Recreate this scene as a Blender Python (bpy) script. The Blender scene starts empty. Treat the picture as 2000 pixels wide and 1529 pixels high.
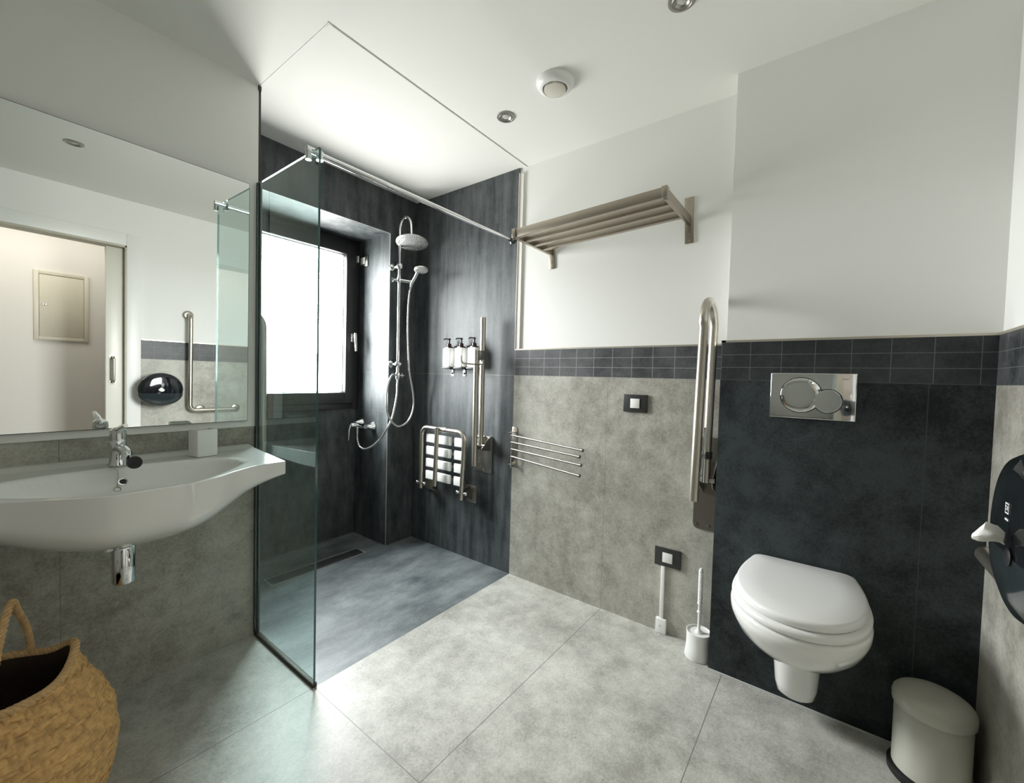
import bpy, bmesh, math, random
from mathutils import Vector, Matrix
random.seed(7)
PI = math.pi
C = bpy.context.scene.collection

# ------------------------------------------------------------------ camera, world, lights, exposure
FPX, YAW, PITCH, ROLL, HC = 820.85, math.radians(37.1318), math.radians(-1.8878), math.radians(1.4902), 1.186
_f = Vector((math.cos(PITCH)*math.cos(YAW), math.cos(PITCH)*math.sin(YAW), math.sin(PITCH)))
_r = Vector((math.sin(YAW), -math.cos(YAW), 0.0)); _u = _r.cross(_f)
_R = _r*math.cos(ROLL) + _u*math.sin(ROLL); _U = -_r*math.sin(ROLL) + _u*math.cos(ROLL)
cam_d = bpy.data.cameras.new('camera'); cam = bpy.data.objects.new('camera', cam_d); C.objects.link(cam)
cam_d.sensor_fit = 'HORIZONTAL'; cam_d.sensor_width = 36.0; cam_d.lens = 36.0*FPX/2000.0; cam_d.clip_start = 0.02
M = Matrix((( _R.x, _U.x, -_f.x), (_R.y, _U.y, -_f.y), (_R.z, _U.z, -_f.z))).to_4x4()
M.translation = Vector((0, 0, HC)); cam.matrix_world = M
bpy.context.scene.camera = cam

sc = bpy.context.scene
sc.view_settings.view_transform = 'Standard'; sc.view_settings.look = 'None'
sc.view_settings.gamma = 1.0; sc.view_settings.use_curve_mapping = False
sc.view_settings.exposure = 1.36
sc.cycles.max_bounces = 14; sc.cycles.diffuse_bounces = 8; sc.cycles.glossy_bounces = 8
sc.cycles.transmission_bounces = 10; sc.cycles.transparent_max_bounces = 16
sc.cycles.caustics_reflective = True; sc.cycles.sample_clamp_indirect = 6.0
sc.cycles.use_denoising = True

# bright overcast sky outside the window, darker towards the ground
w = bpy.data.worlds.new('sky'); sc.world = w; w.use_nodes = True
nt = w.node_tree; bg = nt.nodes['Background']; tc = nt.nodes.new('ShaderNodeTexCoord'); sp = nt.nodes.new('ShaderNodeSeparateXYZ')
cr = nt.nodes.new('ShaderNodeValToRGB'); mr = nt.nodes.new('ShaderNodeMapRange'); mr.inputs[1].default_value = -1; mr.inputs[2].default_value = 1
nt.links.new(tc.outputs['Generated'], sp.inputs[0]); nt.links.new(sp.outputs[2], mr.inputs[0]); nt.links.new(mr.outputs[0], cr.inputs[0])
e = cr.color_ramp.elements; e[0].position = 0.0; e[0].color = (0.38, 0.375, 0.365, 1); e[1].position = 1.0; e[1].color = (0.94, 0.98, 1.0, 1)
for p_, c_ in ((0.46, (0.44, 0.44, 0.43, 1)), (0.52, (0.80, 0.80, 0.81, 1)), (0.7, (0.98, 0.99, 1.0, 1))):
    q_ = e.new(p_); q_.color = c_
nt.links.new(cr.outputs[0], bg.inputs[0]); bg.inputs[1].default_value = 26.0
def area(name, loc, rot, sx, sy, power, col):
    d = bpy.data.lights.new(name, 'AREA'); d.shape = 'RECTANGLE'; d.size = sx; d.size_y = sy
    d.energy = power; d.color = col
    o = bpy.data.objects.new(name, d); C.objects.link(o); o.location = loc; o.rotation_euler = rot
    return o
pl = area('window_portal', (1.335, 2.86, 1.545), (-PI/2, 0, 0), 0.76, 1.12, 1.0, (1, 1, 1)); pl.data.cycles.is_portal = True
# unseen fill light added in the corridor beyond the open sliding door
area('corridor_fill_light', (0.2, -0.95, 2.38), (0, 0, 0), 1.6, 0.5, 4.5, (1.0, 0.95, 0.88))

# ------------------------------------------------------------------ materials
def new_mat(name):
    m = bpy.data.materials.new(name); m.use_nodes = True
    nt = m.node_tree; b = nt.nodes['Principled BSDF']
    return m, nt, b
def plain(name, col, rough=0.5, metal=0.0, coat=0.0, noise=0.0, nscale=30, bump=0.0, spec=0.5, aniso=None, emit=0):
    m, nt, b = new_mat(name)
    b.inputs['Base Color'].default_value = (*col, 1); b.inputs['Roughness'].default_value = rough
    b.inputs['Metallic'].default_value = metal; b.inputs['Coat Weight'].default_value = coat
    b.inputs['Coat Roughness'].default_value = 0.03
    b.inputs['Specular IOR Level'].default_value = spec
    tc = nt.nodes.new('ShaderNodeTexCoord'); n = nt.nodes.new('ShaderNodeTexNoise')
    mp = nt.nodes.new('ShaderNodeMapping'); nt.links.new(tc.outputs['Object'], mp.inputs[0])
    if aniso: mp.inputs['Scale'].default_value = aniso
    nt.links.new(mp.outputs[0], n.inputs[0]); n.inputs['Scale'].default_value = nscale; n.inputs['Detail'].default_value = 4
    if noise > 0:
        r = nt.nodes.new('ShaderNodeMix'); r.data_type = 'RGBA'
        r.inputs[6].default_value = (*[c*(1-noise) for c in col], 1); r.inputs[7].default_value = (*[min(1, c*(1+noise)) for c in col], 1)
        nt.links.new(n.outputs[0], r.inputs[0]); nt.links.new(r.outputs[2], b.inputs['Base Color'])
    mr = nt.nodes.new('ShaderNodeMapRange'); k_ = 0.03 if (coat > 0 or nscale <= 3) else 0.12
    mr.inputs[3].default_value = rough*(1-k_); mr.inputs[4].default_value = min(1, rough*(1+k_))
    nt.links.new(n.outputs[0], mr.inputs[0]); nt.links.new(mr.outputs[0], b.inputs['Roughness'])
    if bump > 0:
        bp = nt.nodes.new('ShaderNodeBump'); bp.inputs['Strength'].default_value = bump; bp.inputs['Distance'].default_value = 0.002
        nt.links.new(n.outputs[0], bp.inputs['Height']); nt.links.new(bp.outputs[0], b.inputs['Normal'])
    if emit:
        b.inputs['Emission Color'].default_value = (*col, 1); b.inputs['Emission Strength'].default_value = emit
    return m

def mth(nt, op, a, b=None, c=None):
    n = nt.nodes.new('ShaderNodeMath'); n.operation = op
    for i, v in enumerate((a, b, c)):
        if v is None: continue
        if isinstance(v, (int, float)): n.inputs[i].default_value = v
        else: nt.links.new(v, n.inputs[i])
    return n.outputs[0]
def tile(name, ca, cb, rough, joints=(), joint_col=(0.2, 0.2, 0.2), jw=0.0012, streak=None, pits=0.0, cloud=1.6, tileamp=0.0, spec=0.5, contrast=0.17):
    """stone-look porcelain; joints = (axis, offset, pitch) families; pitch 0 = one single line; optional (lo, hi) limits (axis, lo, hi)"""
    m, nt, b = new_mat(name)
    tc = nt.nodes.new('ShaderNodeTexCoord'); sp = nt.nodes.new('ShaderNodeSeparateXYZ'); nt.links.new(tc.outputs['Object'], sp.inputs[0])
    ax = {'x': sp.outputs[0], 'y': sp.outputs[1], 'z': sp.outputs[2]}
    def noise(scale, detail, sc3=None, rough_=0.6, off=0.0):
        mp = nt.nodes.new('ShaderNodeMapping'); nt.links.new(tc.outputs['Object'], mp.inputs[0])
        if sc3: mp.inputs['Scale'].default_value = sc3
        mp.inputs['Location'].default_value = (off, off*0.7, off*1.3)
        n = nt.nodes.new('ShaderNodeTexNoise'); n.inputs['Scale'].default_value = scale; n.inputs['Detail'].default_value = detail
        n.inputs['Roughness'].default_value = rough_; nt.links.new(mp.outputs[0], n.inputs[0]); return n.outputs[0]
    n1 = noise(cloud, 6, None, 0.62); n2 = noise(11, 9, None, 0.72, 3.1); n3 = noise(110, 4, None, 0.75, 5.7)
    v = mth(nt, 'ADD', mth(nt, 'MULTIPLY', n1, 0.42), mth(nt, 'ADD', mth(nt, 'MULTIPLY', n2, 0.34), mth(nt, 'MULTIPLY', n3, 0.24)))
    if streak:
        ns = noise(1.0, 5, streak, 0.65, 9.0); v = mth(nt, 'ADD', mth(nt, 'MULTIPLY', v, 0.55), mth(nt, 'MULTIPLY', ns, 0.45))
    mr = nt.nodes.new('ShaderNodeMapRange'); mr.inputs[1].default_value = 0.5-contrast*0.5; mr.inputs[2].default_value = 0.5+contrast*0.5
    nt.links.new(v, mr.inputs[0])
    mix = nt.nodes.new('ShaderNodeMix'); mix.data_type = 'RGBA'; mix.inputs[6].default_value = (*ca, 1); mix.inputs[7].default_value = (*cb, 1)
    nt.links.new(mr.outputs[0], mix.inputs[0]); col = mix.outputs[2]
    if pits > 0:
        vo = nt.nodes.new('ShaderNodeTexVoronoi'); vo.inputs['Scale'].default_value = 22; nt.links.new(tc.outputs['Object'], vo.inputs[0])
        vo.inputs['Randomness'].default_value = 1.0
        msk = mth(nt, 'MULTIPLY', mth(nt, 'LESS_THAN', vo.outputs['Distance'], 0.065), mth(nt, 'GREATER_THAN', noise(4, 2, None, 0.5, 11), 0.50))
        mp2 = nt.nodes.new('ShaderNodeMix'); mp2.data_type = 'RGBA'; nt.links.new(mth(nt, 'MULTIPLY', msk, pits), mp2.inputs[0])
        nt.links.new(col, mp2.inputs[6]); mp2.inputs[7].default_value = (ca[0]*0.35, ca[1]*0.33, ca[2]*0.3, 1); col = mp2.outputs[2]
    jm = None
    for j in joints:
        a_, off, pitch = j[:3]
        d = mth(nt, 'ABSOLUTE', mth(nt, 'SUBTRACT', ax[a_], off)) if pitch == 0 else mth(nt, 'PINGPONG', mth(nt, 'SUBTRACT', ax[a_], off+1000*pitch), pitch/2)
        if pitch != 0:
            d = mth(nt, 'PINGPONG', mth(nt, 'ADD', mth(nt, 'SUBTRACT', ax[a_], off), 1000*pitch), pitch/2)
        k = mth(nt, 'LESS_THAN', d, jw)
        for lim in j[3:]:
            k = mth(nt, 'MULTIPLY', k, mth(nt, 'MULTIPLY', mth(nt, 'GREATER_THAN', ax[lim[0]], lim[1]), mth(nt, 'LESS_THAN', ax[lim[0]], lim[2])))
        jm = k if jm is None else mth(nt, 'MAXIMUM', jm, k)
    if jm is not None:
        mj = nt.nodes.new('ShaderNodeMix'); mj.data_type = 'RGBA'; nt.links.new(jm, mj.inputs[0]); nt.links.new(col, mj.inputs[6])
        mj.inputs[7].default_value = (*joint_col, 1); col = mj.outputs[2]
    nt.links.new(col, b.inputs['Base Color'])
    rr = nt.nodes.new('ShaderNodeMapRange'); rr.inputs[3].default_value = rough*0.88; rr.inputs[4].default_value = rough*1.15
    nt.links.new(n2, rr.inputs[0]); nt.links.new(rr.outputs[0], b.inputs['Roughness']); b.inputs['Specular IOR Level'].default_value = spec
    bp = nt.nodes.new('ShaderNodeBump'); bp.inputs['Strength'].default_value = 0.12; bp.inputs['Distance'].default_value = 0.001
    h = mth(nt, 'ADD', n3, n2)
    if jm is not None: h = mth(nt, 'SUBTRACT', h, mth(nt, 'MULTIPLY', jm, 2.0))
    nt.links.new(h, bp.inputs['Height']); nt.links.new(bp.outputs[0], b.inputs['Normal'])
    return m

CA, CB = (0.220, 0.208, 0.175), (0.48, 0.47, 0.415)
DA, DB = (0.017, 0.023, 0.026), (0.100, 0.112, 0.116)
M_floor = tile('floor_concrete_tile', (0.280, 0.275, 0.245), (0.58, 0.575, 0.53), 0.40, joints=(('y', 0.906-0.6, 0.6), ('x', 0.800, 1.206, ('y', 0.906, 9))), joint_col=(0.16, 0.155, 0.14), jw=0.0014, pits=0.5)
M_wallc = tile('wall_concrete_tile', CA, CB, 0.5, joints=(('y', 0.906, 0.6), ('x', 0.20, 1.2)), joint_col=(0.2, 0.19, 0.165), jw=0.001, pits=0.5)
M_dark = tile('slate_dark_tile', DA, DB, 0.52, joints=(('y', 2.106, 0), ('z', 1.2, 0)), joint_col=(0.20, 0.215, 0.22), jw=0.0013, streak=(20, 20, 2.2), contrast=0.18)
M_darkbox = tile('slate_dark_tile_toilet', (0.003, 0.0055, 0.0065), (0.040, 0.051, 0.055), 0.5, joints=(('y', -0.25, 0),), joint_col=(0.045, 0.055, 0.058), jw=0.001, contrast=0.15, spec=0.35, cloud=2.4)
M_darkwin = tile('slate_dark_tile_window', DA, DB, 0.56, joints=(('x', 1.6, 0), ('z', 1.2, 0, ('x', 1.6, 3)), ('z', 0.93, 0)), joint_col=(0.10, 0.115, 0.12), jw=0.001, streak=(14, 14, 3), contrast=0.17)
M_border = tile('slate_border_tile', (0.018, 0.022, 0.024), (0.095, 0.100, 0.102), 0.5, joints=(('y', 0.8865, 0.1025), ('z', 1.2, 0.05)), joint_col=(0.27, 0.275, 0.27), jw=0.0012, cloud=6, contrast=0.22)
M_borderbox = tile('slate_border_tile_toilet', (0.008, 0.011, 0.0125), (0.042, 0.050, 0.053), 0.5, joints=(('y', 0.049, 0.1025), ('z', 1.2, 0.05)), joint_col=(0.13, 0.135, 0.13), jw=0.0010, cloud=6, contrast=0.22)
M_bordernear = tile('slate_border_tile_near', (0.018, 0.022, 0.024), (0.095, 0.100, 0.102), 0.45, joints=(('x', 0.05, 0.1025), ('z', 1.2, 0.05)), joint_col=(0.13, 0.14, 0.135), jw=0.0009, cloud=6, contrast=0.22)
M_shfloor = tile('slate_shower_floor_tile', (0.055, 0.068, 0.074), (0.230, 0.255, 0.262), 0.45, joints=(('y', 1.56, 0),), joint_col=(0.12, 0.13, 0.135), jw=0.001, streak=(3, 7, 7), contrast=0.2)
M_paint = plain('white_wall_paint', (0.80, 0.80, 0.775), 0.75, noise=0.015, nscale=3, bump=0.15, spec=0.25)
M_ceil = plain('white_ceiling_paint', (0.83, 0.825, 0.79), 0.8, noise=0.01, nscale=2, bump=0.1, spec=0.2)
M_trimw = plain('white_plastic_trim', (0.78, 0.76, 0.72), 0.4, noise=0.02)
M_trimm = plain('satin_metal_trim', (0.60, 0.55, 0.47), 0.35, metal=0.8, noise=0.05)
M_black = plain('black_metal_profile', (0.022, 0.02, 0.016), 0.4, noise=0.1)
M_brush = plain('brushed_steel', (0.54, 0.505, 0.44), 0.34, metal=1.0, noise=0.02, nscale=3)
M_brushd = plain('brushed_steel_plate', (0.40, 0.385, 0.35), 0.38, metal=1.0, noise=0.08, nscale=20)
M_rack = plain('brushed_steel_rack', (0.42, 0.375, 0.31), 0.36, metal=1.0, noise=0.03, nscale=3)
M_chrome = plain('polished_chrome', (0.80, 0.81, 0.82), 0.06, metal=1.0, noise=0.01)
M_arm = plain('dull_steel_arm', (0.24, 0.225, 0.20), 0.42, metal=1.0, noise=0.03)
M_plate = plain('dark_brushed_plate', (0.20, 0.185, 0.16), 0.42, metal=1.0, noise=0.06)
M_hose = plain('silver_hose', (0.70, 0.70, 0.68), 0.28, metal=0.85, noise=0.03)
M_porc = plain('white_porcelain', (0.80, 0.80, 0.775), 0.12, coat=0.6, noise=0.01, nscale=3)
M_seatpl = plain('white_satin_plastic', (0.80, 0.80, 0.785), 0.28, noise=0.005, nscale=3)
M_white = plain('white_plastic', (0.82, 0.82, 0.80), 0.35, noise=0.015)
M_switchw = plain('white_switch_key', (0.80, 0.79, 0.76), 0.4, noise=0.02)
M_switchb = plain('anthracite_switch_frame', (0.030, 0.032, 0.030), 0.38, noise=0.08)
M_blackgl = plain('black_gloss_plastic', (0.006, 0.008, 0.010), 0.08, coat=0.5, noise=0.1)
M_smoke = plain('smoked_plastic', (0.022, 0.030, 0.032), 0.10, coat=0.4, noise=0.1)
M_greyrim = plain('grey_plastic', (0.25, 0.26, 0.26), 0.35, noise=0.05)
M_rubber = plain('black_rubber', (0.004, 0.004, 0.005), 0.5, noise=0.1)
M_pump = plain('maroon_black_plastic', (0.020, 0.008, 0.009), 0.25, noise=0.1)
M_bottle = plain('white_bottle_plastic', (0.82, 0.82, 0.80), 0.3, noise=0.02)
M_bin = plain('beige_grey_enamel', (0.50, 0.495, 0.43), 0.38, coat=0.2, noise=0.02)
M_window = plain('anthracite_window_frame', (0.022, 0.021, 0.021), 0.38, noise=0.08)
M_door = plain('cream_door_lacquer', (0.74, 0.72, 0.64), 0.35, noise=0.02)
M_casing = plain('white_door_casing', (0.80, 0.80, 0.775), 0.4, noise=0.01)
M_jamb = plain('beige_door_jamb', (0.50, 0.47, 0.38), 0.5, noise=0.03)
M_cab = plain('cream_cabinet_lacquer', (0.62, 0.58, 0.48), 0.4, noise=0.02)
M_corr = plain('corridor_wall_paint', (0.72, 0.69, 0.65), 0.8, noise=0.01)
M_tissue = plain('white_tissue', (0.85, 0.84, 0.80), 0.9, noise=0.03, nscale=60, bump=0.4)
M_print = plain('grey_print', (0.25, 0.25, 0.24), 0.5, noise=0.02)
M_logo = plain('white_print', (0.75, 0.76, 0.77), 0.5, noise=0.02)
M_straw = plain('woven_seagrass', (0.60, 0.375, 0.155), 0.65, noise=0.65, nscale=55, bump=1.0, spec=0.2)
M_strawd = plain('twisted_seagrass_rope', (0.58, 0.385, 0.19), 0.75, noise=0.45, nscale=55, bump=0.9, spec=0.2)
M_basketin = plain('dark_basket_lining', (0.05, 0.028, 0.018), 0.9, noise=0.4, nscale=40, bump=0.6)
M_lamp = plain('lamp_lens', (0.55, 0.54, 0.50), 0.3, noise=0.05)
M_mirror = plain('mirror_silver', (0.90, 0.925, 0.905), 0.0, metal=1.0)
M_mirror.node_tree.nodes['Principled BSDF'].inputs['Roughness'].default_value = 0.0
for l in list(M_mirror.node_tree.links):
    if l.to_socket.name == 'Roughness': M_mirror.node_tree.links.remove(l)
M_medge = plain('mirror_dark_edge', (0.05, 0.05, 0.045), 0.4, noise=0.05)

def glass_mat(name, tint, ior=1.5):
    m = bpy.data.materials.new(name); m.use_nodes = True; nt = m.node_tree; nt.nodes.clear()
    o = nt.nodes.new('ShaderNodeOutputMaterial'); t = nt.nodes.new('ShaderNodeBsdfTransparent'); g = nt.nodes.new('ShaderNodeBsdfGlossy')
    fr = nt.nodes.new('ShaderNodeFresnel'); fr.inputs[0].default_value = ior; mx = nt.nodes.new('ShaderNodeMixShader')
    tc = nt.nodes.new('ShaderNodeTexCoord'); n = nt.nodes.new('ShaderNodeTexNoise'); n.inputs['Scale'].default_value = 5
    mr = nt.nodes.new('ShaderNodeMapRange'); mr.inputs[3].default_value = 0.0; mr.inputs[4].default_value = 0.02
    nt.links.new(tc.outputs['Object'], n.inputs[0]); nt.links.new(n.outputs[0], mr.inputs[0]); nt.links.new(mr.outputs[0], g.inputs['Roughness'])
    t.inputs[0].default_value = (*tint, 1); g.inputs[0].default_value = (0.95, 1.0, 0.98, 1)
    ge = nt.nodes.new('ShaderNodeNewGeometry')
    nt.links.new(mth(nt, 'MULTIPLY', mth(nt, 'MULTIPLY', fr.outputs[0], 1.7), mth(nt, 'SUBTRACT', 1.0, ge.outputs['Backfacing'])), mx.inputs[0]); nt.links.new(t.outputs[0], mx.inputs[1]); nt.links.new(g.outputs[0], mx.inputs[2]); nt.links.new(mx.outputs[0], o.inputs[0])
    return m
M_glass = glass_mat('clear_green_glass', (0.85, 0.94, 0.93))
M_glassedge = plain('green_glass_edge', (0.02, 0.075, 0.075), 0.1, noise=0.1, coat=0.5)
M_pane = glass_mat('window_glass', (0.98, 0.99, 0.985))

# ------------------------------------------------------------------ mesh helpers
def box(bm, x0, x1, y0, y1, z0, z1, mi=0, bev=0.0, seg=2, mat=None):
    vs = [bm.verts.new((x, y, z)) for x in (x0, x1) for y in (y0, y1) for z in (z0, z1)]
    idx = [(0, 1, 3, 2), (4, 6, 7, 5), (0, 4, 5, 1), (2, 3, 7, 6), (0, 2, 6, 4), (1, 5, 7, 3)]
    fs = [bm.faces.new([vs[i] for i in f]) for f in idx]
    for f in fs: f.material_index = mi
    if bev > 0:
        es = set(e for f in fs for e in f.edges)
        r = bmesh.ops.bevel(bm, geom=list(es), offset=bev, segments=seg, affect='EDGES', profile=0.5)
        vs = list({v for f in r['faces'] for v in f.verts} | {v for v in vs if v.is_valid})
        for f in r['faces']: f.material_index = mi
    if mat is not None:
        bmesh.ops.transform(bm, matrix=mat, verts=[v for v in vs if v.is_valid])
    return vs
def frames(pts):
    pts = [Vector(p) for p in pts]; n = len(pts); T = []
    for i in range(n):
        a = pts[max(i-1, 0)]; b = pts[min(i+1, n-1)]; T.append((b-a).normalized())
    up = Vector((0, 0, 1)) if abs(T[0].z) < 0.9 else Vector((1, 0, 0))
    N = [(up - T[0]*up.dot(T[0])).normalized()]
    for i in range(1, n):
        v = N[-1] - T[i]*N[-1].dot(T[i])
        N.append(v.normalized() if v.length > 1e-6 else N[-1])
    return pts, T, N
def tube(bm, pts, r, n=16, mi=0, caps=True):
    pts, T, N = frames(pts); rr = r if isinstance(r, (list, tuple)) else [r]*len(pts); rings = []
    for p, t, nn, q in zip(pts, T, N, rr):
        b = t.cross(nn); rings.append([bm.verts.new(p + nn*q*math.cos(2*PI*k/n) + b*q*math.sin(2*PI*k/n)) for k in range(n)])
    for a, b in zip(rings[:-1], rings[1:]):
        for k in range(n):
            f = bm.faces.new((a[k], a[(k+1) % n], b[(k+1) % n], b[k])); f.material_index = mi; f.smooth = True
    if caps:
        for ring, rev in ((rings[0], True), (rings[-1], False)):
            f = bm.faces.new(list(reversed(ring)) if rev else ring); f.material_index = mi
def spline(pts, k=8, closed=False):
    P = [Vector(p) for p in pts]; out = []; n = len(P)
    for i in range(n if closed else n-1):
        if closed: p0, p1, p2, p3 = P[(i-1) % n], P[i], P[(i+1) % n], P[(i+2) % n]
        else: p0, p1, p2, p3 = P[max(i-1, 0)], P[i], P[i+1], P[min(i+2, n-1)]
        for j in range(k):
            t = j/k
            out.append(0.5*((2*p1)+(-p0+p2)*t+(2*p0-5*p1+4*p2-p3)*t*t+(-p0+3*p1-3*p2+p3)*t**3))
    if not closed: out.append(P[-1])
    return out
def bent(pts, rad, k=8):
    """polyline with rounded corners"""
    P = [Vector(p) for p in pts]; out = [P[0]]
    for i in range(1, len(P)-1):
        a = (P[i-1]-P[i]); b = (P[i+1]-P[i]); r = min(rad, a.length*0.49, b.length*0.49)
        p1 = P[i]+a.normalized()*r; p2 = P[i]+b.normalized()*r
        for j in range(k+1):
            t = j/k; ang = t*PI/2
            out.append(P[i] + (p1-P[i])*(1-math.sin(ang)) + (p2-P[i])*(1-math.cos(ang)))
    out.append(P[-1]); return out
def lathe(bm, prof, org=(0, 0, 0), axis=(0, 0, 1), n=40, mi=0, sy=1.0):
    """prof = [(radius, height)]"""
    ax = Vector(axis).normalized(); up = Vector((0, 0, 1)) if abs(ax.z) < 0.9 else Vector((1, 0, 0))
    u = (up - ax*up.dot(ax)).normalized(); v = ax.cross(u); o = Vector(org); rings = []
    for r, h in prof:
        if r < 1e-6: rings.append([bm.verts.new(o+ax*h)])
        else: rings.append([bm.verts.new(o+ax*h+u*r*math.cos(2*PI*k/n)+v*sy*r*math.sin(2*PI*k/n)) for k in range(n)])
    for a, b in zip(rings[:-1], rings[1:]):
        for k in range(n):
            if len(a) == 1 and len(b) == 1: continue
            if len(a) == 1: vs = (a[0], b[(k+1) % n], b[k])
            elif len(b) == 1: vs = (a[k], a[(k+1) % n], b[0])
            else: vs = (a[k], a[(k+1) % n], b[(k+1) % n], b[k])
            f = bm.faces.new(vs); f.material_index = mi; f.smooth = True
def loft(bm, rings, mi=0, smooth=True, cap0=True, cap1=True):
    R = [[bm.verts.new(p) for p in ring] for ring in rings]; n = len(R[0])
    for a, b in zip(R[:-1], R[1:]):
        for k in range(n):
            f = bm.faces.new((a[k], a[(k+1) % n], b[(k+1) % n], b[k])); f.material_index = mi; f.smooth = smooth
    if cap0: f = bm.faces.new(list(reversed(R[0]))); f.smooth = smooth; f.material_index = mi
    if cap1: f = bm.faces.new(R[-1]); f.smooth = smooth; f.material_index = mi
    return R
def obj(name, bm, mats, parent=None, loc=None, rot=None, angle=40, label=None):
    bmesh.ops.recalc_face_normals(bm, faces=bm.faces)
    me = bpy.data.meshes.new(name); bm.to_mesh(me); bm.free()
    for m in (mats if isinstance(mats, (list, tuple)) else [mats]): me.materials.append(m)
    me.set_sharp_from_angle(angle=math.radians(angle))
    for p in me.polygons: p.use_smooth = True
    o = bpy.data.objects.new(name, me); C.objects.link(o)
    if parent is not None: o.parent = parent
    if loc: o.location = loc
    if rot: o.rotation_euler = rot
    if label: o['label'] = label
    return o
def B(): return bmesh.new()
def thing(name, label, cat, loc=(0, 0, 0), rot=(0, 0, 0), group=None):
    o = bpy.data.objects.new(name, None); C.objects.link(o); o.empty_display_size = 0.05
    o.location = loc; o.rotation_euler = rot; o['label'] = label; o['category'] = cat
    if group: o['group'] = group
    return o
def tag(o, label, cat, group=None):
    o['label'] = label; o['category'] = cat
    if group: o['group'] = group
    return o
def struct(name, bm, mats):
    o = obj(name, bm, mats, angle=30); o['kind'] = 'structure'; return o
def copy_thing(root, loc, label, rot=None):
    r = root.copy(); C.objects.link(r); r.location = loc; r['label'] = label
    if rot is not None: r.rotation_euler = rot
    for ch in list(root.children):
        c = ch.copy(); C.objects.link(c); c.parent = r
        for g in list(ch.children):
            d = g.copy(); C.objects.link(d); d.parent = c
    return r

# ------------------------------------------------------------------ room dimensions
XS, YB, H, XM, YM = 2.006, 1.506, 2.416, 0.799, 2.025
YW, YN, XN, ZN = 2.416, 2.80, 1.7814, 2.14
XN0 = 0.90
XT, YT, YR = 1.872, 0.358, -0.394
ZB = 1.35

# ------------------------------------------------------------------ setting
b = B()
box(b, -1.3, XS+0.2, -0.53, YB, -0.12, 0.0)
box(b, -1.3, XM+0.003, YB, YM+0.3, -0.12, 0.0)
struct('floor', b, M_floor)
b = B(); box(b, XM+0.003, XS+0.2, YB, YN+0.2, -0.12, 0.0); struct('floor_shower', b, M_shfloor)
b = B(); box(b, -1.3, XS+0.2, -0.53, YN+0.2, H, H+0.12); struct('ceiling', b, M_ceil)
# left wall: tile below, painted upper part standing slightly proud, dark tiled end face towards the shower
b = B()
box(b, -1.3, XM, YM, YW+0.05, 0, 0.943, 0)
box(b, -1.3, XM, YM-0.007, YW+0.05, 0.943, H, 1)
box(b, XM, XM+0.009, YM+0.004, YW, 0.0, H-0.012, 2)
struct('wall_left', b, [M_wallc, M_paint, M_dark])
b = B(); box(b, XM-0.003, XM+0.010, YM-0.010, YM+0.004, H-0.02, H, 0); box(b, XM-0.001, XM+0.0105, YM-0.004, YM+0.004, 0.0, H-0.02, 0)
struct('trim_1', b, M_black)
# window wall with a deep niche
b = B()
box(b, XM, XN0, YW, YN+0.15, 0, H, 0)
box(b, XN, XS+0.2, YW, YN+0.15, 0, H, 0)
box(b, XN0, XN, YW, YN+0.15, ZN, H, 0)
box(b, XN0, XN, YN, YN+0.15, 0, 0.93, 0)
struct('wall_back', b, M_darkwin)
b = B()
for (x0, x1, y0, y1, z0, z1) in ((XN-0.0015, XN+0.003, YW-0.0015, YW+0.003, 0, ZN), (XN0, XN, YW-0.0015, YW+0.003, ZN-0.0015, ZN+0.003)):
    box(b, x0, x1, y0, y1, z0, z1)
struct('trim_2', b, plain('light_grey_corner_edge', (0.30, 0.31, 0.30), 0.4))
# far wall: shower part in dark tile, then concrete tile, border, paint
b = B()
box(b, XS, XS+0.2, YB, YW, 0, H, 0)
box(b, XS, XS+0.2, 0.2, YB, 0, 1.2, 1)
box(b, XS, XS+0.2, 0.2, YB, 1.2, ZB, 2)
box(b, XS+0.010, XS+0.2, 0.2, YB, ZB, H, 3)
struct('wall_right', b, [M_dark, M_wallc, M_border, M_paint])
b = B()   # edge profile of the shower tiling and the strip above the border
box(b, XS-0.002, XS+0.012, YB-0.003, YB, ZB, H-0.03, 0)
box(b, XS+0.002, XS+0.012, YB-0.020, YB-0.004, ZB+0.004, H-0.035, 1)
box(b, XS-0.001, XS+0.011, YB-0.032, YB-0.022, ZB+0.004, H-0.035, 0)
struct('trim_3', b, [M_trimw, plain('beige_trim_face', (0.62, 0.57, 0.51), 0.4)])
b = B(); box(b, XS-0.001, XS+0.011, YT-0.02, YB-0.003, ZB, ZB+0.007, 0); struct('trim_4', b, M_trimm)
# toilet box
b = B()
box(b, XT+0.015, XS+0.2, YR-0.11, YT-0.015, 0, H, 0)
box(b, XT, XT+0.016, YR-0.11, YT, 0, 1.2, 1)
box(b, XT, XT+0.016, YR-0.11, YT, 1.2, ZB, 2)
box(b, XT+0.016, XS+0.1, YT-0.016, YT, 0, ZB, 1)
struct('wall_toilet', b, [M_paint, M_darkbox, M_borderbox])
b = B(); box(b, XT-0.001, XT+0.015, YR-0.01, YT+0.001, ZB, ZB+0.008, 0); box(b, XT-0.001, XS, YT-0.015, YT+0.001, ZB, ZB+0.008, 0); struct('trim_5', b, M_trimm)
b = B(); box(b, XT-0.004, XT+0.001, YR+0.001, YT-0.001, 0, 0.004, 0); struct('trim_6', b, plain('pale_grout', (0.55, 0.56, 0.55), 0.6))
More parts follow.
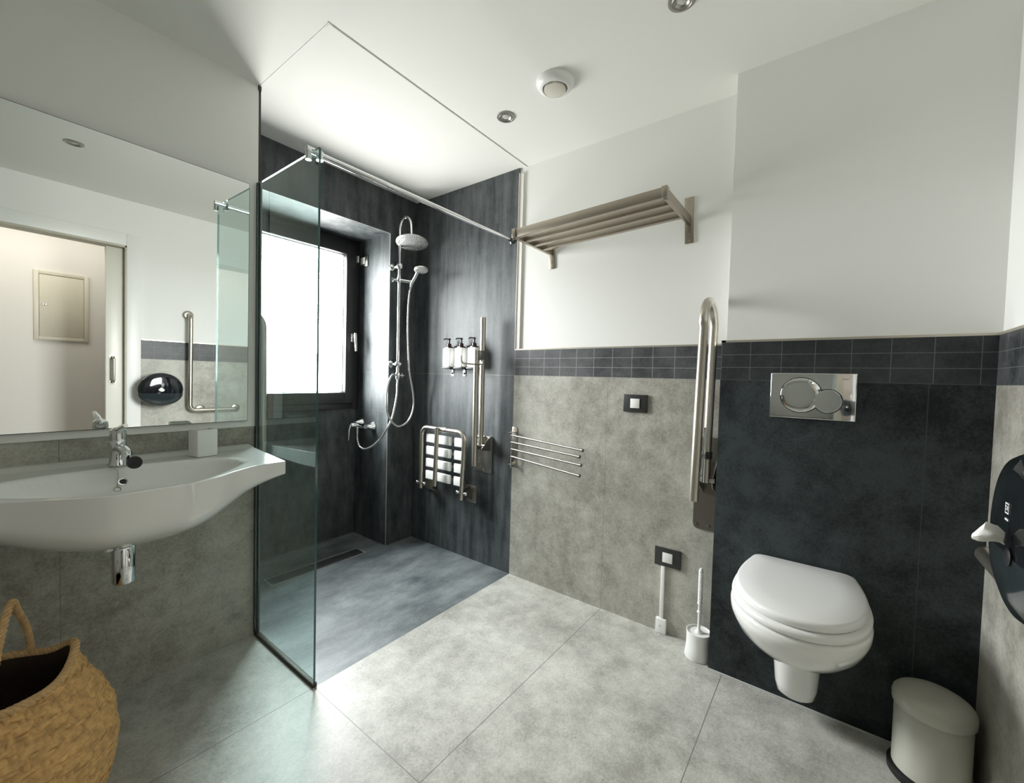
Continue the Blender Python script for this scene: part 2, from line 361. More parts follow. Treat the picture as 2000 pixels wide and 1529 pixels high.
# wall beside the toilet, with the sliding door opening
DX0, DX1, DH = -0.30, 0.800, 2.065
b = B()
for (x0, x1) in ((-1.3, DX0), (DX1, XT+0.02)):
    box(b, x0, x1, YR-0.12, YR, 0, 1.2, 0); box(b, x0, x1, YR-0.12, YR, 1.2, ZB, 1); box(b, x0, x1, YR-0.12, YR-0.010, ZB, H, 2)
box(b, DX0, DX1, YR-0.12, YR-0.010, DH, H, 2)
struct('wall_near', b, [M_wallc, M_bordernear, M_paint])
b = B(); box(b, 0.89, XT+0.001, YR-0.011, YR+0.001, ZB, ZB+0.008, 0); struct('trim_7', b, M_trimm)
b = B(); box(b, -1.42, -1.3, -0.6, YW, 0, H, 0); struct('wall_rear', b, M_paint)
# corridor beyond the door
CY = -1.394
b = B()
box(b, -1.42, 2.1, CY-0.1, CY, 0, H, 0); box(b, -1.42, -1.3, CY, YR-0.12, 0, H, 0); box(b, 2.0, 2.1, CY, YR-0.12, 0, H, 0)
struct('wall_corridor', b, M_corr)
b = B(); box(b, -1.42, 2.1, CY-0.1, YR-0.12, -0.12, 0.0); struct('floor_corridor', b, M_floor)
b = B(); box(b, -1.42, 2.1, CY-0.1, YR-0.12, H, H+0.12); struct('ceiling_corridor', b, M_ceil)
# casing and jambs
d = B()
box(d, DX1, DX1+0.086, YR-0.004, YR+0.014, 0, DH+0.09, 0, 0.003); box(d, DX0-0.086, DX0, YR-0.004, YR+0.014, 0, DH+0.09, 0, 0.003)
box(d, DX0, DX1, YR-0.004, YR+0.014, DH, DH+0.09, 0, 0.003)
box(d, DX1-0.008, DX1, YR-0.125, YR+0.010, 0, DH, 1); box(d, DX0, DX0+0.012, YR-0.125, YR+0.010, 0, DH, 1); box(d, DX0, DX1, YR-0.125, YR+0.010, DH-0.014, DH, 1)
struct('trim_8', d, [M_casing, M_jamb])
# ceiling moulding round the shower zone
b = B()
box(b, XM-0.002, XS+0.01, 1.4535, 1.4555, H-0.0012, H, 1); box(b, XM+0.006, XS+0.01, 1.459, 1.480, H-0.0020, H, 0)
box(b, XM+0.002, XM+0.016, 1.4555, YM, H-0.0012, H, 0)
struct('trim_9', b, [M_ceil, plain('ceiling_groove', (0.35, 0.33, 0.29), 0.7)])

# ------------------------------------------------------------------ window
wd = bpy.data.objects.new('window_1', None); C.objects.link(wd); wd['kind'] = 'structure'
def ring_frame(bm, x0, x1, z0, z1, wdt, y0, y1, bev=0.004, wr=None):
    box(bm, x0, x0+wdt, y0, y1, z0, z1, 0, bev); box(bm, x1-wdt, x1, y0, y1, z0, z1, 0, bev)
    box(bm, x0+wdt, x1-wdt, y0, y1, z0, z0+wdt, 0, bev); box(bm, x0+wdt, x1-wdt, y0, y1, z1-wdt, z1, 0, bev)
b = B(); ring_frame(b, XN0, XN, 0.93, ZN, 0.045, 2.765, 2.93); obj('window_frame', b, M_window, wd)
b = B(); ring_frame(b, XN0+0.042, XN-0.042, 0.975, ZN-0.040, 0.076, 2.745, 2.82); sash = obj('sash', b, M_window, wd)
b = B(); box(b, XN0+0.11, XN-0.112, 2.79, 2.80, 1.045, ZN-0.11); obj('pane', b, M_pane, sash)
b = B(); ring_frame(b, XN0+0.112, XN-0.113, 1.048, ZN-0.112, 0.008, 2.782, 2.789, 0.001); obj('glazing_bead', b, plain('grey_glazing_bead', (0.25, 0.25, 0.24), 0.4), sash)
b = B(); box(b, 1.698, 1.722, 2.736, 2.747, 1.41, 1.47, 0, 0.004); tube(b, [(1.71, 2.74, 1.455), (1.71, 2.70, 1.455)], 0.008, 12)
tube(b, bent([(1.71, 2.70, 1.47), (1.71, 2.695, 1.43), (1.712, 2.690, 1.33)], 0.02), [0.011]*11+[0.008], 12) if False else tube(b, [(1.71, 2.70, 1.472), (1.71, 2.695, 1.42), (1.712, 2.692, 1.345)], [0.010, 0.011, 0.008], 12)
obj('window_handle', b, plain('satin_chrome_handle', (0.6, 0.6, 0.58), 0.25, metal=1), sash)
b = B(); box(b, 1.747, 1.759, 2.742, 2.765, 1.985, 2.032, 0, 0.003)
tag(obj('contact_sensor', b, M_switchw), 'small pale contact sensor on the right upper part of the dark window frame', 'sensor')

# ------------------------------------------------------------------ glass shower screen and stabiliser rail
t = thing('shower_screen', 'clear greenish glass shower screen standing at the end of the mirror wall', 'shower screen', (0.801, YM, 0))
b = B(); box(b, -0.004, 0.004, YB-YM, -0.007, 0.008, 2.0)
for f in b.faces:
    if abs(f.normal.x) < 0.5: f.material_index = 1
b.normal_update()
for f in b.faces: f.material_index = 0 if abs(f.normal.x) > 0.5 else 1
obj('glass_pane', b, [M_glass, M_glassedge], t)
b = B(); box(b, -0.009, 0.009, YB-YM-0.004, -0.007, 0.0, 0.016, 0, 0.002); obj('floor_channel', b, plain('bronze_black_channel', (0.035, 0.032, 0.018), 0.5, metal=0.2), t)
b = B(); box(b, -0.010, -0.0045, -0.018, -0.006, 0.016, 2.0, 0); box(b, 0.0045, 0.010, -0.018, -0.006, 0.016, 2.0, 0); box(b, -0.010, 0.010, -0.0068, -0.0010, 0.016, 2.0, 0)
obj('wall_channel', b, plain('dark_steel_channel', (0.10, 0.11, 0.11), 0.25, metal=0.9), t)

t = thing('screen_support_rail', 'long chrome rail bracing the glass screen to the dark shower wall', 'rail', (0.801, 1.545, 1.992))
b = B(); tube(b, [(0.018, 0, 0), (XS-0.801-0.012, 0, 0.010)], 0.0110, 18); obj('tube', b, M_chrome, t)
b = B(); tube(b, [(-0.022, 0, 0.010), (-0.022, 0, -0.034)], 0.0105, 18); tube(b, [(-0.030, 0, 0.004), (0.026, 0, 0.004)], 0.0115, 18)
tube(b, [(0.020, 0, 0.012), (0.020, 0, -0.020)], 0.0125, 18); obj('glass_clamp', b, M_chrome, t)
b = B(); lathe(b, [(0, 0), (0.012, 0), (0.012, 0.022), (0.022, 0.030), (0.022, 0.036), (0, 0.036)], (XS-0.801-0.037, 0, 0.010), (1, 0, 0), 24); obj('wall_flange', b, plain('dark_chrome', (0.3, 0.31, 0.32), 0.15, metal=1), t)

# ------------------------------------------------------------------ mirror
MT = math.radians(0.72)
t = thing('wall_mirror', 'large frameless wall mirror above the washbasin', 'mirror', (0, YM-0.0095, 0.970), (MT, 0, 0))
b = B(); box(b, -1.1, 0.758, -0.006, -0.001, 0, 1.008, 0); obj('mirror_edge', b, M_medge, t)
b = B(); box(b, -1.098, 0.756, -0.0075, -0.0061, 0.002, 1.006, 0); obj('mirror_glass', b, M_mirror, t)

# ------------------------------------------------------------------ washbasin
SX, SZ = 0.315, 0.862
def front_y(x):
    t_ = min(1.0, max(0.0, (abs(x-SX)-0.06)/0.28))
    return 1.565 - 0.135*(1-t_*t_*(3-2*t_))
def half_w(v):      # half width at depth fraction v (0 back .. 1 front): ends splay in towards the front
    return 0.452 - 0.050*v
def sink_pt(u, v):
    x = SX + u*half_w(v)
    y0 = YM-0.001; y1 = front_y(SX + u*half_w(1.0))
    r = 0.012
    return x, y0 + (y1-y0)*v
def top_z(x, y):
    z = SZ
    dx = (x-SX)/0.300; fy = front_y(x)
    yc = (1.825+fy+0.022)/2; hy = (1.825-(fy+0.022))/2
    dy = (y-yc)/hy
    r = (abs(dx)**2.5+abs(dy)**2.5)**(1/2.5)
    if r < 1: z -= 0.105*(1-r**2.4)**0.75 + 0.004
    else:
        z -= 0.004*max(0, 1-(r-1)/0.08)
        # shallow swept ledge behind the basin rising to the wall
        z += 0.006*min(1, max(0, (y-1.93)/0.07))
    return z
def under(x, v):
    d_ = abs(x-SX)/0.45
    te = 0.042 + 0.045*math.exp(-(d_/0.55)**4)
    tb = 0.042 + 0.165*max(0, 1-d_**2.0)**1.1 if d_ < 1 else 0.042
    s = (1-v)
    g = min(1, math.sqrt(max(0, 1-(1-min(1, s/0.60))**2)))
    return te + (max(tb, te)-te)*g
b = B(); NU, NV = 120, 70
top, bot = [], []
for j in range(NV+1):
    v = j/NV; v = 1-(1-v)**1.25; rt, rb = [], []
    for i in range(NU+1):
        u = -1+2*i/NU; x, y = sink_pt(u, v)
        zt = top_z(x, y); zb = SZ - under(x, v)
        rt.append(b.verts.new((x, y, zt))); rb.append(b.verts.new((x, y, zb)))
    top.append(rt); bot.append(rb)
for j in range(NV):
    for i in range(NU):
        b.faces.new((top[j][i], top[j+1][i], top[j+1][i+1], top[j][i+1])); b.faces.new((bot[j][i], bot[j][i+1], bot[j+1][i+1], bot[j+1][i]))
for i in range(NU):
    b.faces.new((top[0][i], top[0][i+1], bot[0][i+1], bot[0][i])); b.faces.new((top[NV][i], bot[NV][i], bot[NV][i+1], top[NV][i+1]))
for j in range(NV):
    b.faces.new((top[j][0], bot[j][0], bot[j+1][0], top[j+1][0])); b.faces.new((top[j][NU], top[j+1][NU], bot[j+1][NU], bot[j][NU]))
rim = [e for e in b.edges if len(e.link_faces) == 2 and abs(e.link_faces[0].normal.dot(e.link_faces[1].normal)) < 0.6] if False else []
basin = thing('washbasin', 'wide white wall-hung washbasin with a curved front under the mirror', 'washbasin')
so = obj('basin', b, M_porc, basin, angle=55)
bv = so.modifiers.new('edge', 'BEVEL'); bv.width = 0.007; bv.segments = 3; bv.limit_method = 'ANGLE'; bv.angle_limit = math.radians(50)
b = B(); OF = Vector((0.318, 1.801, 0.818)); nrm = Vector((0.0, -1.17, 1.0)).normalized()
lathe(b, [(0.0, 0.001), (0.0085, 0.001), (0.009, 0.003), (0.0125, 0.0035), (0.013, -0.002)], OF, nrm, 24); obj('overflow_ring', b, M_chrome, basin, label='chrome ring of the overflow hole')
b = B(); lathe(b, [(0, 0.0), (0.008, 0.001), (0.0095, 0.0025), (0.0, 0.0025)], OF+nrm*0.0005, nrm, 20); obj('overflow_hole', b, M_rubber, basin)

# tap
t = thing('basin_tap', 'chrome single-lever tap on the washbasin', 'tap', (0.318, 1.865, SZ+0.002))
b = B(); lathe(b, [(0, 0), (0.026, 0), (0.026, 0.004), (0.0225, 0.012), (0.021, 0.05), (0.0215, 0.078), (0.020, 0.082), (0, 0.082)], n=32); obj('body', b, M_chrome, t)
b = B(); tube(b, [(0, -0.01, 0.052), (0, -0.05, 0.060), (0, -0.100, 0.057), (0, -0.118, 0.052)], [0.017, 0.0155, 0.014, 0.013], 20)
lathe(b, [(0.0, -0.002), (0.0115, -0.002), (0.0125, 0.01), (0.0125, 0.022), (0, 0.022)], (0, -0.112, 0.036), (0, 0, 1), 24); obj('spout', b, M_chrome, t)
b = B(); lathe(b, [(0, 0.082), (0.0215, 0.082), (0.0225, 0.10), (0.021, 0.116), (0.012, 0.124), (0, 0.126)], n=32)
tube(b, [(0, -0.005, 0.112), (0, -0.05, 0.128), (0, -0.105, 0.140)], [0.012, 0.009, 0.006], 16); obj('lever', b, M_chrome, t)
# plug hanging from the spout
t = thing('basin_plug', 'black rubber basin plug on a fine chain hanging beside the tap', 'plug')
b = B(); lathe(b, [(0, 0), (0.016, 0), (0.019, 0.004), (0.0195, 0.010), (0.0, 0.011)], (0.331, 1.733, 0.888), (0.12, -0.95, 0.25), 32); obj('stopper', b, M_rubber, t)
def chain(bm, pts, r=0.0011, step=0.0042):
    P = spline(pts, 30); acc = 0; last = P[0]
    bmesh.ops.create_uvsphere(bm, u_segments=8, v_segments=6, radius=r, matrix=Matrix.Translation(P[0]))
    for p in P[1:]:
        acc += (p-last).length; last = p
        if acc >= step*0.6: bmesh.ops.create_uvsphere(bm, u_segments=8, v_segments=6, radius=r, matrix=Matrix.Translation(p)); acc = 0
b = B(); chain(b, [(0.331, 1.742, 0.880), (0.315, 1.80, 0.8655), (0.296, 1.833, 0.864), (0.292, 1.842, 0.8645), (0.299, 1.828, 0.862), (0.309, 1.820, 0.852), (0.307, 1.806, 0.829), (0.304, 1.790, 0.808)]); obj('chain', b, M_brushd, t)
b = B(); cen = Vector((0.302, 1.783, 0.801))
tube(b, [cen+Vector((0.0085*math.cos(a), 0.0058*math.sin(a), 0.0058*math.sin(a))) for a in [2*PI*k/24 for k in range(25)]], 0.0009, 8); obj('ring', b, M_brushd, t)
# trap below
t = thing('waste_trap', 'chrome waste trap hanging under the washbasin', 'trap', (0.305, 1.72, 0))
b = B(); lathe(b, [(0, 0.523), (0.026, 0.523), (0.028, 0.528), (0.028, 0.635), (0.024, 0.640), (0, 0.641)], n=36); obj('trap_bottle', b, M_chrome, t)
b = B(); tube(b, [(0, 0, 0.635), (0, 0, 0.662)], 0.016, 20); tube(b, [(0, 0.02, 0.60), (0, YM-1.72-0.001, 0.60)], 0.014, 18); obj('pipe', b, M_chrome, t)
b = B(); lathe(b, [(0, 0), (0.034, 0), (0.030, 0.006), (0.016, 0.010)], (0, YM-1.72, 0.60), (0, -1, 0), 28); obj('wall_rosette', b, M_chrome, t)
b = B(); tube(b, [(0.268, 1.70, 0.69), (0.268, 1.70, 0.640)], 0.007, 14); lathe(b, [(0, 0), (0.010, 0), (0.010, 0.012), (0, 0.012)], (0.268, 1.70, 0.636), n=6)
tag(obj('fixing_nut', b, M_seatpl), 'small pale fixing nut poking out under the washbasin beside the trap', 'nut')
# cup
b = B(); w_ = 0.034
o1 = [(-w_, -w_), (w_, -w_), (w_, w_), (-w_, w_)]
def sq(z, s, r=0.004):
    out = []
    for cx, cy, a0 in ((s-r, s-r, 0), (-s+r, s-r, PI/2), (-s+r, -s+r, PI), (s-r, -s+r, 1.5*PI)):
        for k in range(4): a = a0+k*PI/6; out.append((cx+r*math.cos(a), cy+r*math.sin(a), z))
    return out
loft(b, [sq(0, w_-0.002), sq(0.002, w_), sq(0.098, w_), sq(0.100, w_-0.001), sq(0.100, w_-0.003), sq(0.012, w_-0.003)])
tag(obj('tumbler', b, M_white, loc=(0.556, 1.872, SZ+0.001), rot=(0, 0, math.radians(8))), 'square white tumbler standing on the right end of the washbasin', 'tumbler')

# ------------------------------------------------------------------ seagrass basket
bk = thing('seagrass_basket', 'woven seagrass belly basket on the floor at the left edge of the picture', 'basket', (0.03, 1.59, 0))
prof = [(0.0, 0.165), (0.03, 0.190), (0.08, 0.215), (0.15, 0.2300), (0.20, 0.2310), (0.26, 0.222), (0.32, 0.198), (0.37, 0.168), (0.405, 0.150), (0.435, 0.143)]
def bprof(z):
    for (z0, r0), (z1, r1) in zip(prof[:-1], prof[1:]):
        if z <= z1: t_ = (z-z0)/(z1-z0); return r0+(r1-r0)*(3*t_*t_-2*t_**3)*0.5+(r1-r0)*t_*0.5
    return prof[-1][1]
def rim_h(a):   # rim rises at the ear on the right and dips in front
    return 0.398 + 0.050*max(0, math.cos(a))**8 - 0.006*math.cos(2*a)
def bpoint(a, z, off=0.0):
    h = rim_h(a); zz = z*h/0.435; r = bprof(z)+off
    k = (z/0.435)**3
    ex = 1.0 + k*0.02; 
    pinch = 1 + 0.05*k*max(0, math.cos(a))**8
    return Vector((r*math.cos(a)*ex*pinch, r*math.sin(a)*(1+0.03*k), zz))
b = B(); NC, NR, SUB = 84, 30, 5
cols, rows = NC*SUB, NR*SUB; G = []
for j in range(rows+1):
    fj = j/SUB; row = []
    for i in range(cols):
        fi = i/SUB; a = 2*PI*i/cols
        ci, cj = int(fi) % NC, int(fj)
        # diagonal twill weave: strips bulge in turn
        ph = (ci + cj*2 + (cj//2)) % 4
        li, lj = fi-int(fi), fj-int(fj)
        if ph in (0, 1): hump = (math.sin(PI*lj)**0.5)*(0.55+0.45*math.sin(PI*(li+ph)/2))        # horizontal strip passing over two
        else: hump = (math.sin(PI*li)**0.5)*(0.35+0.45*math.sin(PI*lj))                          # vertical strip showing
        off = 0.0062*hump + 0.0016*math.sin(ci*12.9+cj*7.3)
        row.append(b.verts.new(bpoint(a+0.004*math.sin(cj*2.1+a*3), 0.435*j/rows+0.003*math.sin(ci*5.1+cj*3.7)*(0 if j in (0, rows) else 1), off)))
    G.append(row)
for j in range(rows):
    for i in range(cols): b.faces.new((G[j][i], G[j][(i+1) % cols], G[j+1][(i+1) % cols], G[j+1][i]))
b.faces.new(list(reversed(G[0])))
obj('woven_body', b, M_straw, bk, angle=80)
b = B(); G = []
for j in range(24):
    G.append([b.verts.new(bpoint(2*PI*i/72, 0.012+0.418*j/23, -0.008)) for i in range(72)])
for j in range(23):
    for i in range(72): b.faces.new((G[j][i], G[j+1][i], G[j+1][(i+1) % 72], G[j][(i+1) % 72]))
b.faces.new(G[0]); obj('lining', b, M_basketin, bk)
def rope(bm, path, r, tw=60, strands=3, closed=False):
    pts, T, N = frames(path)
    L = 0; acc = [0]
    for p, q in zip(pts[:-1], pts[1:]): L += (q-p).length; acc.append(L)
    for s in range(strands):
        sp_ = []
        for p, tt, n_, l in zip(pts, T, N, acc):
            a = tw*l + 2*PI*s/strands; bb = tt.cross(n_)
            sp_.append(p+(n_*math.cos(a)+bb*math.sin(a))*r*0.55)
        tube(bm, sp_, r*0.62, 8)
b = B(); rope(b, [bpoint(2*PI*i/320, 0.435, 0.000)+Vector((0, 0, 0.001)) for i in range(321)], 0.0085, tw=190); obj('braided_rim', b, M_strawd, bk)
b = B(); rope(b, spline([bpoint(0.95, 0.43, 0.0), Vector((0.076, 0.115, 0.475)), Vector((0.058, 0.070, 0.545)), Vector((0.046, 0.020, 0.592)), Vector((0.030, -0.035, 0.560)), Vector((0.012, -0.100, 0.47)), bpoint(-1.5, 0.42, 0.0)], 16), 0.0075, tw=170); obj('handle', b, M_strawd, bk)

# ------------------------------------------------------------------ towel rack
t = thing('towel_rack', 'brushed steel towel rack high on the white wall', 'towel rack', (XS, 0.905, 1.905), (math.radians(-2.0), 0, 0))
b = B()
for k, x in enumerate((-0.337,)):
    box(b, x-0.012, x+0.012, -0.352, 0.352, -0.020, 0.021, 0, 0.001)
obj('front_bar', b, M_rack, t)
for x in (-0.256, -0.175, -0.094):
    b = B(); box(b, x-0.011, x+0.011, -0.359, 0.359, -0.019, 0.011, 0, 0.0015); obj('slat', b, M_rack, t)
for s in (-1, 1):
    b = B(); y = s*0.364
    box(b, -0.352, 0.002, y-0.008, y+0.008, -0.021, 0.020, 0, 0.001); box(b, -0.353, -0.323, y-0.011, y+0.011, -0.021, 0.024, 0, 0.0015)
    obj('side_frame', b, M_rack, t)
for s in (-1, 1):
    b = B(); y = s*0.364
    box(b, 0.0035, 0.0095, y-0.019, y+0.019, -0.103 if s < 0 else -0.095, 0.105 if s < 0 else 0.095, 0, 0.001)
    for z in (-0.09, -0.06, 0.06, 0.09): lathe(b, [(0, 0.003), (0.003, 0.003), (0.0045, 0)], (0.0036, y, z), (-1, 0, 0), 12)
    obj('wall_plate', b, M_rack, t)

# ------------------------------------------------------------------ swivel towel rail
t = thing('swivel_towel_rail', 'four-arm swivel towel rail at the edge of the grey tiled wall', 'towel rail', (XS, 1.488, 0.66))
b = B(); box(b, -0.004, 0.0, -0.019, 0.019, -0.008, 0.232, 0, 0.001); box(b, -0.045, -0.003, -0.013, 0.013, 0.202, 0.206); box(b, -0.045, -0.003, -0.013, 0.013, 0.012, 0.016)
obj('wall_bracket', b, M_brush, t)
b = B(); tube(b, [(-0.038, 0, -0.006), (-0.038, 0, 0.218)], 0.0035, 12); obj('pivot_rod', b, M_chrome, t)
for z0, (xe, ye, ze) in zip((0.188, 0.147, 0.106, 0.063), ((1.850, 0.962, 0.838), (1.862, 0.985, 0.802), (1.858, 0.973, 0.762), (1.852, 0.977, 0.710))):
    b = B(); p0 = Vector((-0.038, 0, z0)); p1 = Vector((xe-XS, ye-1.488, ze-0.66)); tube(b, [p0, p1], 0.0056, 14); dr = (p1-p0).normalized()
    lathe(b, [(0, -0.004), (0.0085, -0.003), (0.0085, 0.009), (0, 0.010)], p1, dr, 14); lathe(b, [(0.007, -0.007), (0.007, 0.007)], p0, (0, 0, 1), 14)
    obj('towel_arm', b, M_arm, t)

# ------------------------------------------------------------------ folding grab rail by the toilet
t = thing('folding_grab_rail', 'folded-up steel grab rail with a U-shaped top beside the toilet', 'grab rail', (XS, 0.405, 0))
b = B(); path = [(-0.298, 0, 0.735), (-0.255, 0, 1.420)]
arc = [(-0.145-0.088*math.cos(a)-0.012*math.cos(a/2), 0, 1.420+0.095*math.sin(a)) for a in [PI*k/18 for k in range(19)]]
tube(b, [(-0.290, 0, 0.728), (-0.264, 0, 1.08), (-0.234, 0, 1.40)]+arc+[(-0.071, 0, 1.28), (-0.100, 0, 0.765)], 0.0175, 24); obj('u_tube', b, M_brush, t)
b = B(); loft(b, [[(x, y, z) for (y, z) in [( -0.031+0.0, 0.845), (0.066, 0.845), (0.066, 0.552), (0.060, 0.538), (0.050, 0.532), (-0.031, 0.532)]] for x in (-0.006, -0.0005)], smooth=False)
box(b, -0.0045, -0.0005, -0.031, 0.045, 0.846, 0.945)
for (y, z) in ((0.052, 0.552), (0.0, 0.552), (0.03, 0.90), (0.03, 0.925)): lathe(b, [(0, 0.004), (0.005, 0.0035), (0.0065, 0)], (-0.006, y, z), (-1, 0, 0), 14)
obj('wall_plate', b, M_plate, t)
b = B()
for s in (-1, 1):
    loft(b, [[(-0.006, y, 0.70), (-0.006, y, 0.86), (-0.075, y, 0.80), (-0.105, y, 0.765), (-0.095, y, 0.745)] for y in (s*0.026-0.002, s*0.026+0.002)], smooth=False)
tube(b, [(-0.098, -0.036, 0.775), (-0.098, 0.040, 0.775)], 0.010, 16); obj('hinge_bracket', b, M_brushd, t)
b = B(); lathe(b, [(0.0176, 0.0), (0.0210, 0.001), (0.0210, 0.031), (0.0176, 0.032)], (-0.0945, 0, 0.865), (0, 0, 1), 24); tube(b, [(-0.110, 0, 0.88), (-0.130, 0.004, 0.88)], 0.010, 14); obj('rubber_stop', b, M_switchb, t)
b = B(); tube(b, [(-0.128, 0.004, 0.77), (-0.122, 0.004, 1.0)], 0.006, 14); obj('gas_strut', b, M_chrome, t)

# folding grab rail in the shower
t = thing('folding_grab_rail', 'folded-up straight steel grab rail with a paper arm on the dark shower wall', 'grab rail', (XS, 1.692, 0))
b = B(); tube(b, [(-0.074, 0, 0.765), (-0.078, 0, 1.545)], 0.0160, 24); obj('rear_tube', b, M_brush, t)
b = B(); tube(b, [(-0.128, 0.0, 0.648), (-0.133, 0.0, 1.344)], 0.0160, 24); obj('front_tube', b, M_brush, t)
b = B(); box(b, -0.122, -0.078, -0.018, 0.018, 1.285, 1.345, 0, 0.005); lathe(b, [(0, 0.003), (0.008, 0.002), (0.009, 0)], (-0.10, -0.018, 1.32), (0, -1, 0), 16); obj('clamp', b, M_brushd, t)
b = B(); tube(b, bent([(-0.095, -0.012, 1.262), (-0.15, -0.022, 1.258), (-0.262, -0.002, 1.262), (-0.262, 0.0, 1.305)], 0.022), 0.0048, 14); tube(b, [(-0.085, -0.014, 1.29), (-0.095, -0.014, 1.255)], 0.006, 12); obj('paper_arm', b, M_brush, t)
b = B(); box(b, -0.006, -0.0005, -0.034, 0.105, 0.585, 0.815, 0, 0.0015)
for (y, z) in ((-0.02, 0.60), (0.09, 0.60), (0.09, 0.80), (0.035, 0.60)): lathe(b, [(0, 0.004), (0.005, 0.0035), (0.0065, 0)], (-0.006, y, z), (-1, 0, 0), 14)
obj('wall_plate', b, M_brushd, t)
b = B()
for s in (-1, 1):
    loft(b, [[(-0.006, y, 0.73), (-0.006, y, 0.82), (-0.04, y, 0.80), (-0.095, y, 0.752), (-0.085, y, 0.738)] for y in (s*0.024-0.002, s*0.024+0.002)], smooth=False)
tube(b, [(-0.075, -0.036, 0.768), (-0.075, 0.036, 0.768)], 0.009, 16); obj('hinge_bracket', b, M_brushd, t)

t = thing('folding_grab_rail', 'pale steel grab rail seen through the glass screen against the window', 'grab rail', (XM+0.0092, 2.25, 0))
b = B(); arc = [(0.062-0.046*math.cos(a), 0, 1.400+0.062*math.sin(a)) for a in [PI*k/18 for k in range(19)]]
tube(b, [(0.016+0.005, 0, 0.76)]+arc+[(0.110, 0, 1.2), (0.110, 0, 0.74)], 0.0165, 22); obj('u_tube', b, M_brush, t)
b = B(); box(b, 0.0, 0.005, -0.05, 0.05, 0.55, 0.84, 0, 0.001); box(b, 0.004, 0.05, -0.024, -0.020, 0.73, 0.80); box(b, 0.004, 0.05, 0.020, 0.024, 0.73, 0.80); obj('wall_plate', b, M_brushd, t)

# ------------------------------------------------------------------ folding shower seat
t = thing('folding_shower_seat', 'folded-up shower seat with white slats and a steel tube frame', 'shower seat', (XS, 2.0, 0))
b = B(); x_ = -0.112
tube(b, bent([(x_+0.01, 0.200, 0.420), (x_, 0.188, 0.840), (x_, -0.208, 0.836), (x_+0.008, -0.182, 0.412)], 0.055), 0.0145, 22); obj('u_frame', b, M_brush, t)
for k in range(4):
    z1 = 0.795-0.083*k; z0 = z1-0.058; dy = 0.0
    b = B(); box(b, -0.098, -0.080, -0.070, 0.165, z0, z1, 0, 0.006, 3); box(b, -0.096, -0.080, -0.170, -0.100, z0, z1, 0, 0.005, 3); obj('slat', b, M_white, t)
    b = B(); box(b, -0.079, -0.072, -0.185, 0.180, z0+0.02, z1-0.02, 0, 0.002); obj('slat_rail', b, M_brushd, t)
b = B(); tube(b, [(-0.140, 0.012, 0.850), (-0.137, 0.025, 0.470)], 0.0145, 22)
tube(b, [(-0.140, 0.0, 0.835), (-0.112, 0.0, 0.838)], 0.012, 16); lathe(b, [(0.0, -0.03), (0.018, -0.03), (0.018, 0.012), (0, 0.012)], (x_, -0.020, 0.838), (0, 1, 0), 22); obj('support_leg', b, M_brush, t)
b = B(); tube(b, [(-0.137, 0.025, 0.470), (-0.137, 0.0255, 0.452)], 0.015, 20); obj('rubber_foot', b, M_rubber, t)
for y in (0.199, -0.184):
    b = B(); box(b, -0.006, -0.0005, y-0.055+(0.02 if y < 0 else 0), y+0.055+(0.02 if y < 0 else 0), 0.372, 0.485, 0, 0.002)
    for s in (-1, 1): loft(b, [[(-0.006, yy, 0.385), (-0.006, yy, 0.475), (-0.115, yy, 0.462), (-0.115, yy, 0.448)] for yy in (y+s*0.018-0.002, y+s*0.018+0.002)], smooth=False)
    obj('wall_bracket', b, M_brushd, t)
    b = B(); tube(b, [(-0.104, y-0.034, 0.455), (-0.104, y+0.034, 0.455)], 0.007, 14)
    for s in (-1, 1): bmesh.ops.create_uvsphere(b, u_segments=16, v_segments=10, radius=0.012, matrix=Matrix.Translation((-0.104, y+s*0.036, 0.455)))
    obj('hinge_pin', b, M_chrome, t)

# ------------------------------------------------------------------ soap bottles in wall holders
def soap():
    t = thing('soap_bottle', '', 'soap bottle', group='soap bottles on the shower wall')
    b = B(); R0 = 0.034
    def rr(z, hx, hy, r=0.014):
        out = []
        for cx, cy, a0 in ((hx-r, hy-r, 0), (-hx+r, hy-r, PI/2), (-hx+r, -hy+r, PI), (hx-r, -hy+r, 1.5*PI)):
            for k in range(6): a = a0+k*PI/10; out.append((cx+r*math.cos(a), cy+r*math.sin(a), z))
        return out
    loft(b, [rr(0, 0.026, 0.034), rr(0.004, 0.029, 0.037), rr(0.118, 0.029, 0.037), rr(0.124, 0.026, 0.034)]); obj('bottle', b, M_bottle, t)
    b = B(); loft(b, [rr(0.1245, 0.022, 0.026), rr(0.132, 0.021, 0.025), rr(0.138, 0.013, 0.015, 0.012)]); lathe(b, [(0.014, 0.137), (0.014, 0.152), (0.006, 0.156), (0.005, 0.176), (0.009, 0.178), (0.009, 0.188), (0, 0.189)], n=20)
    tube(b, bent([(0, 0, 0.184), (-0.028, 0.014, 0.185), (-0.034, 0.017, 0.176)], 0.006), 0.0038, 12); obj('pump', b, M_pump, t)
    return t
def holder():
    t = thing('bottle_holder', '', 'holder', group='soap bottle holders on the shower wall')
    b = B(); box(b, 0.034, 0.037, -0.012, 0.012, -0.046, -0.010, 0, 0.001); lathe(b, [(0.012, 0), (0.012, 0.003), (0, 0.003)], (0.037, 0, -0.046), (-1, 0, 0), 24)
    lathe(b, [(0, 0.002), (0.004, 0.0015), (0.004, 0)], (0.0332, 0, -0.046), (-1, 0, 0), 12, 1); obj('back_plate', b, [M_chrome, M_rubber], t)
    b = B(); box(b, -0.032, 0.036, -0.039, 0.039, -0.012, -0.001, 0, 0.003); obj('shelf', b, M_rubber, t)
    b = B()
    box(b, 0.0305, 0.037, -0.047, 0.040, -0.001, 0.142, 0, 0.002); obj('backing', b, M_rubber, t)
    return t
s0, h0 = soap(), holder()
